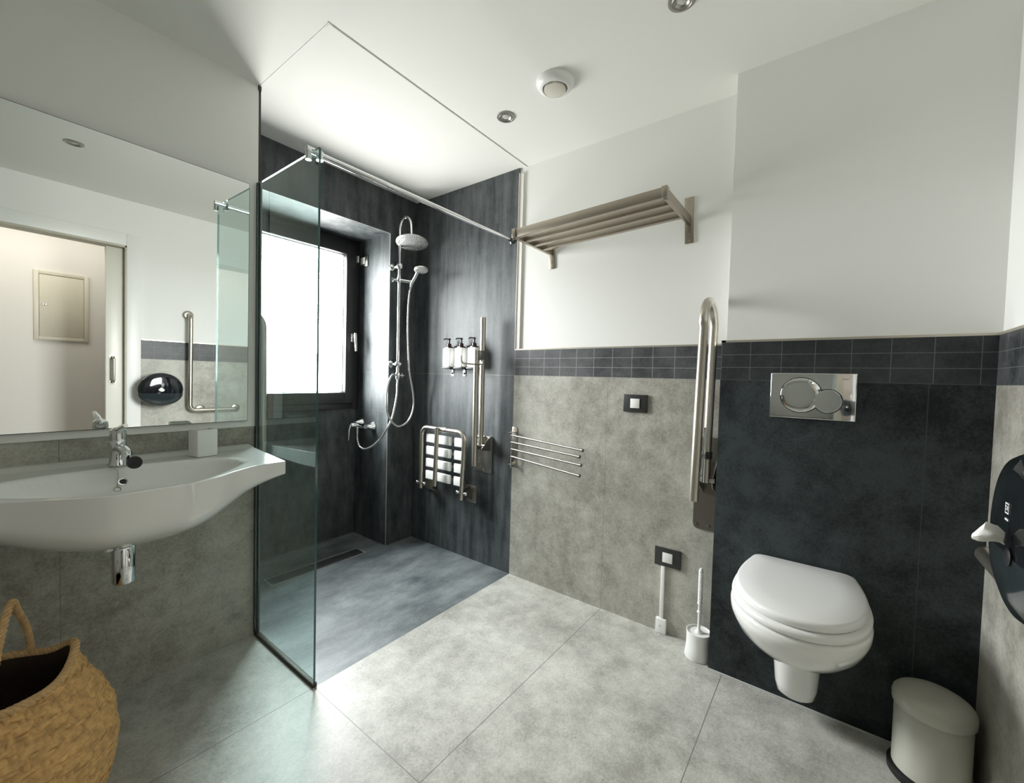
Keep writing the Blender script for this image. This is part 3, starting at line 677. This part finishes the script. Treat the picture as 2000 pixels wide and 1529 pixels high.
LB = ('leftmost soap bottle on the dark shower wall, nearest the corner', 'middle one of the three white soap bottles', 'soap bottle next to the folded grab rail, half hidden by it')
LH = ('holder under the leftmost soap bottle', 'holder under the middle soap bottle', 'holder under the soap bottle next to the grab rail')
for k, y in enumerate((2.020, 1.910, 1.797)):
    loc = (XS-0.038, y, 1.245)
    if k == 0: s0.location = loc; s0['label'] = LB[0]; h0.location = loc; h0['label'] = LH[0]
    else: copy_thing(s0, loc, LB[k]); copy_thing(h0, loc, LH[k])

# ------------------------------------------------------------------ shower column, hand shower, hose, mixer
PX, PY = 1.808, 2.346
t = thing('shower_column', 'chrome shower column with a round rain head in the dark shower corner', 'shower column', (PX, PY, 0))
b = B(); tube(b, [(0, 0, 1.19), (0, 0, 2.10)], 0.0105, 20)
obj('riser_pole', b, M_chrome, t)
b = B(); ar = [(0, 0, 2.09), (0.0, 0.002, 2.155)]+[(0.0+0.028*(1-math.cos(a))/2, -0.040*(1-math.cos(a)), 2.165+0.072*math.sin(a)) for a in [PI*k/16 for k in range(1, 17)]]+[(0.030, -0.082, 2.115), (0.031, -0.083, 2.085)]
tube(b, ar, 0.0110, 18); obj('curved_arm', b, M_chrome, t)
hc_ = Vector((0.033, -0.084, 2.078)); hd = Vector((0.25, 0.30, 1.0)).normalized()
hd = Vector((0.14, 0.17, 1.0)).normalized()
b = B(); lathe(b, [(0.0, -0.012), (0.100, -0.010), (0.105, -0.006), (0.104, -0.002), (0.05, 0.004), (0.02, 0.010), (0.014, 0.022), (0.0, 0.022)], hc_-hd*0.006, hd, 56)
head = obj('rain_head', b, plain('satin_chrome_head', (0.70, 0.70, 0.68), 0.28, metal=0.55), t)
b = B(); u_ = hd.orthogonal().normalized(); v_ = hd.cross(u_)
for rad, n_ in ((0.012, 6), (0.026, 12), (0.041, 18), (0.056, 24), (0.071, 30), (0.085, 36)):
    for k in range(n_):
        a = 2*PI*(k+0.5*(int(rad*1000) % 2))/n_; p = hc_-hd*0.006+(u_*math.cos(a)+v_*math.sin(a))*rad
        lathe(b, [(0.0, -0.0135), (0.0022, -0.0133), (0.0026, -0.009)], p, hd, 7)
obj('nozzles', b, M_greyrim, head)
for z in (1.915, 1.257):
    b = B(); bmesh.ops.create_uvsphere(b, u_segments=24, v_segments=14, radius=0.027, matrix=Matrix.Translation((0.003, 0, z)) @ Matrix.Diagonal((1, 1, 0.9, 1)))
    lathe(b, [(0.013, 0), (0.012, 0.04)], (0, 0.012, z), (0, 1, 0), 20); lathe(b, [(0, 0.069), (0.031, 0.069), (0.030, 0.061), (0.018, 0.050), (0.014, 0.044)], (0, 0, z), (0, 1, 0), 28); obj('wall_bracket', b, M_chrome, t)
b = B(); lathe(b, [(0.0106, -0.018), (0.015, -0.018), (0.015, 0.018), (0.0106, 0.018)], (0, 0, 1.822), (0, 0, 1), 20)
lathe(b, [(0, -0.05), (0.016, -0.05), (0.018, -0.043), (0.011, -0.036), (0.010, 0.0)], (0, 0, 1.822), (0.75, -0.66, 0), 20)
tube(b, [(0, 0, 1.822), (0.045, -0.045, 1.815), (0.070, -0.068, 1.812)], [0.014, 0.014, 0.013], 18); obj('slider', b, M_chrome, t)
b = B(); lathe(b, [(0, 0), (0.014, 0.0), (0.016, 0.01), (0.016, 0.04), (0.012, 0.05), (0, 0.05)], (0, 0, 1.155), (0, 0, 1), 22)
tube(b, [(-0.01, 0, 1.185), (-0.028, -0.006, 1.183)], 0.008, 14); tube(b, [(0.01, 0, 1.182), (0.032, -0.02, 1.180)], 0.006, 12)
for a in range(3): tube(b, [(0.030, -0.018, 1.180), (0.030+0.016*math.cos(2.1*a)*0.4, -0.018-0.016*math.cos(2.1*a), 1.180+0.016*math.sin(2.1*a))], 0.0035, 10)
obj('diverter', b, M_chrome, t)

t = thing('hand_shower', 'small chrome hand shower resting in the slider of the shower column', 'hand shower', (PX+0.060, PY-0.060, 1.812))
b = B(); tube(b, [(-0.006, 0.004, -0.030), (-0.003, 0.000, -0.006), (-0.004, -0.038, 0.030), (-0.006, -0.066, 0.062)], [0.0095, 0.013, 0.0120, 0.0135], 18); obj('grip', b, M_chrome, t)
b = B(); lathe(b, [(0, -0.010), (0.040, -0.009), (0.046, -0.003), (0.045, 0.006), (0.02, 0.012), (0, 0.013)], (-0.008, -0.098, 0.070), (0.14, 0.20, 1.0), 36); obj('spray_face', b, head.data.materials[0], t)

b = B()
hp = [(1.862, 2.290, 1.786), (1.855, 2.295, 1.74), (1.850, 2.30, 1.64), (1.850, 2.30, 1.47), (1.866, 2.30, 1.23), (1.905, 2.30, 1.055), (1.905, 2.30, 0.945), (1.858, 2.30, 0.864), (1.775, 2.30, 0.842), (1.703, 2.30, 0.915), (1.688, 2.305, 1.023), (1.712, 2.32, 1.13), (1.755, 2.335, 1.182), (1.782, 2.342, 1.184)]
tube(b, spline(hp, 12), 0.0068, 12)
tag(obj('shower_hose', b, M_hose), 'looped silver shower hose hanging from the hand shower', 'hose')
b = B()
hp = [(PX, PY, 1.156), (1.803, 2.343, 1.12), (1.792, 2.335, 1.03), (1.760, 2.335, 0.90), (1.735, 2.36, 0.82), (1.735, 2.43, 0.745), (1.712, 2.49, 0.690), (1.700, 2.555, 0.665), (1.695, 2.61, 0.680), (1.695, 2.636, 0.725), (1.696, 2.640, 0.772)]
tube(b, spline(hp, 12), 0.0066, 12); lathe(b, [(0.008, 0), (0.008, 0.024)], (1.696, 2.640, 0.770), (0, 0, 1), 14)
tag(obj('supply_hose', b, M_hose), 'silver hose running from the shower mixer up to the column', 'hose')

t = thing('shower_mixer', 'chrome lever shower mixer on the side wall of the window niche', 'mixer tap', (XN, 2.655, 0.825))
for y, z in ((-0.075, -0.010), (0.068, 0.008)):
    b = B(); lathe(b, [(0, 0.001), (0.034, 0.001), (0.033, 0.006), (0.018, 0.034), (0.013, 0.050), (0.013, 0.07), (0, 0.07)], (0, y, z), (-1, 0, 0), 28); obj('wall_rosette', b, M_chrome, t)
b = B(); tube(b, [(-0.072, -0.092, -0.006), (-0.074, 0.0, -0.004), (-0.072, 0.085, 0.002)], [0.015, 0.018, 0.016], 20); tube(b, [(-0.085, -0.013, -0.005), (-0.085, -0.015, -0.03)], 0.010, 16); obj('mixer_body', b, M_chrome, t)
b = B(); tube(b, [(-0.08, 0.0, -0.002), (-0.115, 0.0, 0.0), (-0.132, 0.0, 0.002)], [0.018, 0.019, 0.015], 20); tube(b, [(-0.126, 0, 0.004), (-0.140, 0.0, -0.03), (-0.144, 0.0, -0.105)], [0.009, 0.007, 0.004], 14); obj('lever', b, M_chrome, t)

# ------------------------------------------------------------------ linear floor drain
t = thing('linear_drain', 'narrow slotted steel drain in the shower floor', 'drain', (1.333, 2.468, 0))
b = B(); L_, W_ = 0.295, 0.055
box(b, -L_, L_, -W_, -W_+0.006, -0.01, 0.0015); box(b, -L_, L_, W_-0.006, W_, -0.01, 0.0015); box(b, -L_, -L_+0.006, -W_+0.006, W_-0.006, -0.01, 0.0015); box(b, L_-0.006, L_, -W_+0.006, W_-0.006, -0.01, 0.0015)
obj('frame', b, plain('bright_steel_frame', (0.62, 0.62, 0.60), 0.3, metal=0.6), t)
b = B(); box(b, -L_+0.008, L_-0.008, -W_+0.008, W_-0.008, -0.01, 0.0006); obj('tray', b, M_switchb, t)
b = B()
for s in (-1, 1): box(b, -L_+0.008, L_-0.008, s*0.040-0.005, s*0.040+0.005, 0.0007, 0.0016)
x = -L_+0.012
while x < L_-0.012:
    box(b, x, x+0.006, -0.035, 0.035, 0.0007, 0.0016); x += 0.0125
obj('grate', b, plain('steel_grate', (0.34, 0.35, 0.35), 0.35, metal=1.0), t)

# ------------------------------------------------------------------ switches and sockets
def switch(name, loc, rot, label, w2=0.060, h2=0.043):
    t = thing(name, label, 'light switch', loc, rot)
    b = B(); box(b, -w2, w2, -0.0095, 0, -h2, h2, 0, 0.0025, 3); obj('frame', b, M_switchb, t)
    b = B(); box(b, -0.023, 0.023, -0.013, -0.0094, -0.023, 0.023, 0, 0.0012); obj('key', b, M_switchw, t)
    return t
# the local frame faces -y; turned to face -x
switch('light_switch', (XS, 0.757, 1.076), (0, 0, -PI/2), 'black framed white switch at hip height on the grey tiled wall')
switch('light_switch', (XS, 0.575, 0.362), (math.radians(0), 0, -PI/2), 'black framed white switch low on the grey wall above the white cable duct')
t = thing('light_switch', 'steel framed switch on the side wall of the window niche', 'light switch', (XN, 2.716, 1.996), (0, 0, -PI/2))
b = B(); box(b, -0.050, 0.050, -0.009, 0, -0.042, 0.042, 0, 0.002); obj('frame', b, plain('satin_nickel_frame', (0.55, 0.55, 0.5), 0.25, metal=1), t)
b = B(); box(b, -0.024, 0.024, -0.013, -0.0088, -0.024, 0.024, 0, 0.001); obj('key', b, M_switchw, t)
b = B(); box(b, XS-0.011, XS-0.0003, 0.585, 0.603, 0.068, 0.318, 0, 0.002)
tag(obj('cable_duct', b, M_white), 'narrow white cable duct running down from the low switch', 'cable duct')
t = thing('junction_box', 'small white junction box at the foot of the cable duct', 'junction box', (XS, 0.593, 0.0355))
b = B(); box(b, -0.019, -0.0003, -0.024, 0.024, -0.0355, 0.034, 0, 0.003, 3); obj('cover', b, M_white, t)
b = B(); lathe(b, [(0, 0.001), (0.003, 0.0008), (0.003, 0)], (-0.019, 0.002, 0.0), (-1, 0, 0), 14); obj('screw', b, M_greyrim, t)

# ------------------------------------------------------------------ toilet brush and holder
t = thing('brush_holder', 'white round toilet brush holder on the floor beside the dark toilet wall', 'brush holder', (1.928, 0.412, 0))
b = B(); lathe(b, [(0, 0), (0.053, 0), (0.0545, 0.003), (0.0500, 0.040), (0.0485, 0.070), (0.0488, 0.100), (0.0500, 0.112), (0.047, 0.1125), (0.046, 0.106), (0.014, 0.105), (0.014, 0.100), (0, 0.100)], n=44); obj('pot', b, M_white, t)
t = thing('toilet_brush', 'white toilet brush with a ribbed handle standing in the round holder', 'toilet brush', (1.928, 0.412, 0.1055))
b = B(); pr_ = [(0, -0.003), (0.016, 0.0), (0.015, 0.006), (0.008, 0.012), (0.0062, 0.02), (0.0062, 0.085), (0.0105, 0.088), (0.0105, 0.092), (0.0065, 0.096), (0.0065, 0.122), (0.0105, 0.125), (0.0105, 0.129)]
z = 0.132
while z < 0.262: pr_ += [(0.0086, z), (0.0096, z+0.002), (0.0096, z+0.004), (0.0078, z+0.0055)]; z += 0.0065
pr_ += [(0.0092, 0.263), (0.0088, 0.272), (0.0045, 0.281), (0, 0.283)]
lathe(b, pr_, n=22); obj('handle', b, M_white, t)
t2 = t

# ------------------------------------------------------------------ flush plate
t = thing('flush_plate', 'chrome flush plate with two oval buttons above the toilet', 'flush plate', (XT, 0.054, 1.147), (0, 0, -PI/2))
b = B(); box(b, -0.127, 0.127, -0.012, 0, -0.083, 0.083, 0, 0.003, 3); obj('plate', b, M_chrome, t)
def disc_button(name, cx, cz, rx, rz, y):
    b = B(); n = 56; R = []
    for (s, yy) in ((1.0, y+0.002), (1.0, y-0.0015), (0.97, y-0.003), (0.6, y-0.0034), (0.0, y-0.0035)):
        if s == 0: R.append([b.verts.new((cx, yy, cz))])
        else: R.append([b.verts.new((cx+rx*s*math.cos(2*PI*k/n), yy, cz+rz*s*math.sin(2*PI*k/n))) for k in range(n)])
    for a, c in zip(R[:-1], R[1:]):
        for k in range(n):
            b.faces.new((a[k], a[(k+1) % n], c[(k+1) % n], c[k]) if len(c) > 1 else (a[k], a[(k+1) % n], c[0]))
    obj(name, b, M_chrome, t)
b = B()
for (cx, cz, rx, rz) in ((-0.032, 0.003, 0.0635, 0.0635), (0.048, -0.016, 0.042, 0.042)):
    tube(b, [(cx+rx*math.cos(2*PI*k/56), -0.0122, cz+rz*math.sin(2*PI*k/56)) for k in range(57)], 0.0016, 8)
obj('button_gap', b, M_rubber, t)
disc_button('large_button', -0.032, 0.003, 0.062, 0.062, -0.0125); disc_button('small_button', 0.048, -0.016, 0.0405, 0.0405, -0.0150)
def text(name, body, size, parent, loc, rot, mat, ext=0.0003):
    cu = bpy.data.curves.new(name, 'FONT'); cu.body = body; cu.size = size; cu.extrude = ext; cu.align_x = 'CENTER'; cu.align_y = 'CENTER'
    tmp = bpy.data.objects.new(name+'_curve', cu); me = bpy.data.meshes.new_from_object(tmp); me.name = name
    bpy.data.objects.remove(tmp); me.materials.clear(); me.materials.append(mat)
    o = bpy.data.objects.new(name, me); C.objects.link(o); o.parent = parent; o.location = loc; o.rotation_euler = rot
    return o
text('print', 'GEBERIT', 0.0062, t, (0.095, -0.0124, 0.063), (PI/2, 0, 0), M_print)

# ------------------------------------------------------------------ toilet (local: x forward from the wall, y across)
t = thing('toilet', 'white wall-hung toilet with its lid closed on the dark wall', 'toilet', (XT, 0.057, 0), (0, 0, PI))
def dshape(L0, L1, hw, hb, n=72, sq=2.15, xm=0.45):
    """D outline from the straight back edge x=L0 to the rounded front x=L1"""
    xc = L0+(L1-L0)*xm; r = min(0.035, hb*0.5, (xc-L0)*0.5); half = [(L0, 0.0), (L0, (hb-r)*0.5), (L0, hb-r)]
    for k in range(1, 7):
        t_ = k/6; half.append((L0+r*t_*t_, (1-t_)**2*(hb-r)+2*t_*(1-t_)*hb+t_*t_*(hb+0.10*(hw-hb)+0.002)))
    x1, y1 = half[-1]
    for k in range(1, 9):
        t_ = k/8; half.append((x1+(xc-x1)*t_, y1+(hw-y1)*math.sin(t_*PI/2)))
    e = 2/sq
    for k in range(1, 25):
        a = PI/2*(1-k/24); half.append((xc+(L1-xc)*math.cos(a)**e, hw*max(0.0, math.sin(a))**e))
    return half + [(x, -y) for x, y in reversed(half[1:-1])]
def ringz(pts, z, s=1.0, cx=0.24):
    return [(cx+(x-cx)*s, y*s, z) for x, y in pts]
out = dshape(0.012, 0.478, 0.176, 0.150)
b = B(); loft(b, [ringz(out, 0.513, 0.985), ringz(out, 0.518, 1.0), ringz(out, 0.528, 1.0), ringz(out, 0.534, 0.985), ringz(out, 0.5375, 0.95), ringz(out, 0.5395, 0.6), ringz(out, 0.540, 0.2)]); obj('lid', b, M_seatpl, t, angle=60)
so_ = dshape(0.020, 0.492, 0.186, 0.158)
b = B(); loft(b, [ringz(so_, 0.488, 0.97), ringz(so_, 0.492, 0.995), ringz(so_, 0.502, 1.0), ringz(so_, 0.510, 0.985), ringz(so_, 0.512, 0.95)]); obj('seat', b, M_seatpl, t, angle=60)
b = B(); rings = []
for (z, L0, L1, hw, hb) in ((0.487, 0.0, 0.485, 0.182, 0.165), (0.478, 0.0, 0.492, 0.187, 0.170), (0.455, 0.0, 0.488, 0.186, 0.170), (0.43, 0.0, 0.470, 0.180, 0.166), (0.395, 0.0, 0.440, 0.168, 0.158),
                            (0.36, 0.0, 0.398, 0.148, 0.143), (0.325, 0.0, 0.345, 0.124, 0.124), (0.297, 0.0, 0.290, 0.100, 0.104), (0.275, 0.0, 0.24, 0.078, 0.082), (0.262, 0.0, 0.20, 0.060, 0.065)):
    rings.append([(x, y, z) for x, y in dshape(L0, L1, hw, hb, xm=0.5)])
loft(b, rings); obj('bowl', b, M_porc, t, angle=70)
b = B(); rings = []
for (z, L1, hw) in ((0.30, 0.20, 0.072), (0.24, 0.178, 0.070), (0.18, 0.150, 0.0675), (0.12, 0.128, 0.064), (0.085, 0.112, 0.058), (0.068, 0.09, 0.044), (0.062, 0.06, 0.02)):
    rings.append([(x, y, z) for x, y in dshape(0.0, L1, hw, hw, xm=0.5, sq=2.3)])
loft(b, rings); obj('trap_cover', b, M_porc, t, angle=70)
for s in (-1, 1):
    b = B(); lathe(b, [(0, 0.0), (0.011, 0.0), (0.011, 0.010), (0, 0.012)], (0.004+0.09, s*0.163, 0.335), (0.2, s, -0.15), 18); obj('fixing_cap', b, M_seatpl, t)

# ------------------------------------------------------------------ pedal bin
t = thing('pedal_bin', 'beige-grey round bin with a domed lid in the corner right of the toilet', 'bin', (1.765, -0.285, 0))
b = B(); lathe(b, [(0, 0.0), (0.094, 0.0), (0.097, 0.004), (0.097, 0.022), (0.088, 0.028), (0, 0.028)], n=56); obj('base_ring', b, M_rubber, t)
b = B(); lathe(b, [(0.086, 0.024), (0.087, 0.03), (0.087, 0.214), (0.085, 0.218), (0, 0.218)], n=64); obj('body', b, M_bin, t)
b = B(); lathe(b, [(0.089, 0.216), (0.0925, 0.220), (0.0935, 0.238), (0.091, 0.250), (0.084, 0.259), (0.070, 0.267), (0.045, 0.273), (0.0, 0.276)], n=64); obj('lid', b, M_bin, t)

# ------------------------------------------------------------------ paper towel dispenser on the near wall
t = thing('paper_dispenser', 'glossy black oval paper dispenser at the right edge of the picture', 'dispenser', (0.985, YR, 0.962))
def ov(y, rx, rz, n=72): return [(rx*math.cos(2*PI*k/n), y, 0.90*rz*math.sin(2*PI*k/n)) for k in range(n)]
b = B(); loft(b, [ov(0.001, 0.110, 0.110), ov(0.040, 0.118, 0.118), ov(0.085, 0.134, 0.136), ov(0.106, 0.138, 0.140), ov(0.110, 0.134, 0.136)]); obj('back_rim', b, M_greyrim, t, angle=60)
b = B(); loft(b, [ov(0.111, 0.134, 0.137), ov(0.122, 0.143, 0.145), ov(0.142, 0.144, 0.146), ov(0.156, 0.130, 0.134), ov(0.163, 0.10, 0.104), ov(0.1655, 0.055, 0.056), ov(0.166, 0.015, 0.015)]); cov = obj('cover', b, M_blackgl, t, angle=70)
b = B(); n = 40; loft(b, [[(0.144*s*math.cos(PI+PI*k/(n-1)), y, -0.030+0.103*s*math.sin(PI+PI*k/(n-1))) for k in range(n)] for (y, s) in ((0.124, 0.985), (0.143, 0.985), (0.1565, 0.89), (0.1645, 0.66), (0.1665, 0.30))], smooth=True); obj('smoked_window', b, M_smoke, t, angle=60)
b = B(); lathe(b, [(0, 0), (0.013, 0.0), (0.014, 0.004), (0.010, 0.006), (0, 0.005)], (-0.018, 0.1645, -0.030), (0, 1, 0), 30); obj('outlet_nozzle', b, M_rubber, t)
b = B()
for (x0, x1, z0, z1) in ((-0.008, 0.008, 0.0065, 0.0085), (-0.008, 0.008, -0.0085, -0.0065), (-0.008, -0.0065, -0.0065, 0.0065), (0.0065, 0.008, -0.0065, 0.0065)): box(b, x0, x1, -0.0004, 0.0004, z0, z1)
box(b, -0.008, 0.007, -0.0004, 0.0004, -0.019, -0.016)
obj('emblem', b, M_logo, t, loc=(0.004, 0.1664, 0.040))
text('emblem_letters', 'OK', 0.010, t, (0.004, 0.1666, 0.040), (PI/2, 0, PI), M_logo)
b = B(); R = []
for k, (p, w1, h1) in enumerate((((0.0, 0.172, -0.026), 0.010, 0.008), ((0.004, 0.180, -0.022), 0.016, 0.011), ((0.010, 0.190, -0.022), 0.020, 0.013), ((0.010, 0.196, -0.026), 0.018, 0.009), ((0.012, 0.203, -0.031), 0.011, 0.004))):
    R.append([(p[0]+w1*math.sin(a), p[1]-w1*0.35*math.sin(a), p[2]+h1*math.cos(a)*(1+0.35*math.sin(3*a+k))) for a in [2*PI*q/20 for q in range(20)]])
loft(b, R); tag(obj('paper_tissue', b, M_tissue, loc=(0.967, YR, 0.984)), 'crumpled white paper tissue sticking out of the black dispenser', 'paper tissue')

# L-shaped grab bar on the near wall
t = thing('corner_grab_bar', 'L-shaped steel grab bar next to the black dispenser on the wall facing the mirror', 'grab bar', (0, YR, 0))
b = B(); tube(b, bent([(1.195, 0.002, 1.585), (1.195, 0.075, 1.585), (1.195, 0.075, 0.778), (1.560, 0.075, 0.778), (1.560, 0.002, 0.778)], 0.045, 10), 0.0165, 22); obj('bar', b, M_brush, t)
for (x, z) in ((1.195, 1.585), (1.560, 0.778), (1.285, 0.778)):
    b = B(); lathe(b, [(0, 0.001), (0.038, 0.001), (0.037, 0.008), (0.030, 0.013), (0.016, 0.014)], (x, 0, z), (0, 1, 0), 32)
    if x == 1.285: tube(b, [(x, 0.01, z), (x, 0.07, z)], 0.010, 16)
    obj('flange', b, M_brush, t)

# sliding door seen in the mirror
dr = bpy.data.objects.new('door_1', None); C.objects.link(dr); dr['kind'] = 'structure'
b = B(); box(b, 0.690, 0.790, YR-0.080, YR-0.042, 0.005, DH-0.018, 0, 0.002); leaf = obj('door_leaf', b, M_door, dr)
b = B(); tube(b, bent([(0.728, YR-0.045, 1.205), (0.728, YR+0.005, 1.205), (0.728, YR+0.005, 1.010), (0.728, YR-0.045, 1.010)], 0.02), 0.0085, 16)
for z in (1.205, 1.010): lathe(b, [(0, 0), (0.022, 0), (0.020, 0.006), (0.009, 0.007)], (0.728, YR-0.0425, z), (0, 1, 0), 24)
obj('door_handle', b, M_brush, leaf)
# electrical cabinet in the corridor
t = thing('fuse_cabinet', 'cream flush cabinet door on the corridor wall seen in the mirror', 'cabinet', (0.560, CY, 1.615))
b = B(); ring_frame(b, -0.166, 0.166, -0.295, 0.295, 0.030, 0, 0.014, 0.002); obj('frame', b, M_cab, t)
b = B(); box(b, -0.134, 0.134, 0.001, 0.010, -0.263, 0.263, 0, 0.002); dd = obj('door', b, M_cab, t)
b = B()
for z in (0.0, 0.016): lathe(b, [(0, 0), (0.008, 0), (0.007, 0.004), (0, 0.005)], (-0.115+z, 0.010, 0.012), (0, 1, 0), 16)
obj('lock', b, M_chrome, dd)

# ------------------------------------------------------------------ ceiling fittings
t = thing('ceiling_vent', 'round white ceiling vent', 'vent', (1.512, 0.962, H))
b = B(); lathe(b, [(0.078, 0.0), (0.078, -0.006), (0.072, -0.018), (0.056, -0.030), (0.052, -0.030), (0.048, -0.012), (0.044, -0.002)], n=56); obj('rim', b, M_white, t)
b = B(); lathe(b, [(0, -0.002), (0.046, -0.002), (0.046, -0.0005)], n=40); obj('duct', b, M_rubber, t)
b = B(); lathe(b, [(0, -0.008), (0.040, -0.016), (0.0455, -0.026), (0.0445, -0.034), (0.036, -0.037), (0, -0.038)], n=48); tube(b, [(0, 0, -0.002), (0, 0, -0.02)], 0.005, 12); obj('valve_disc', b, plain('ivory_plastic', (0.68, 0.64, 0.56), 0.35), t)
dl = None
LD = ('recessed steel ceiling spot beside the round vent, nearest the shower', 'recessed steel ceiling spot cut off by the top edge of the picture', 'recessed steel ceiling spot seen in the mirror above the basin')
for k, (x, y) in enumerate(((1.577, 1.272), (1.424, 0.432), (0.414, 0.500))):
    if dl is None:
        dl = thing('ceiling_spot', LD[0], 'ceiling spot', (x, y, H), group='recessed ceiling spots')
        b = B(); lathe(b, [(0.0430, 0.0), (0.0430, -0.004), (0.036, -0.007), (0.024, -0.006), (0.020, -0.002), (0.0185, -0.0008)], n=44); lathe(b, [(0.030, -0.0068), (0.031, -0.0082), (0.032, -0.0068)], n=44); obj('bezel', b, M_brushd, dl)
        b = B(); lathe(b, [(0, -0.004), (0.012, -0.0035), (0.0185, -0.0008)], n=32); obj('lens', b, M_lamp, dl)
    else: copy_thing(dl, (x, y, H), LD[k])
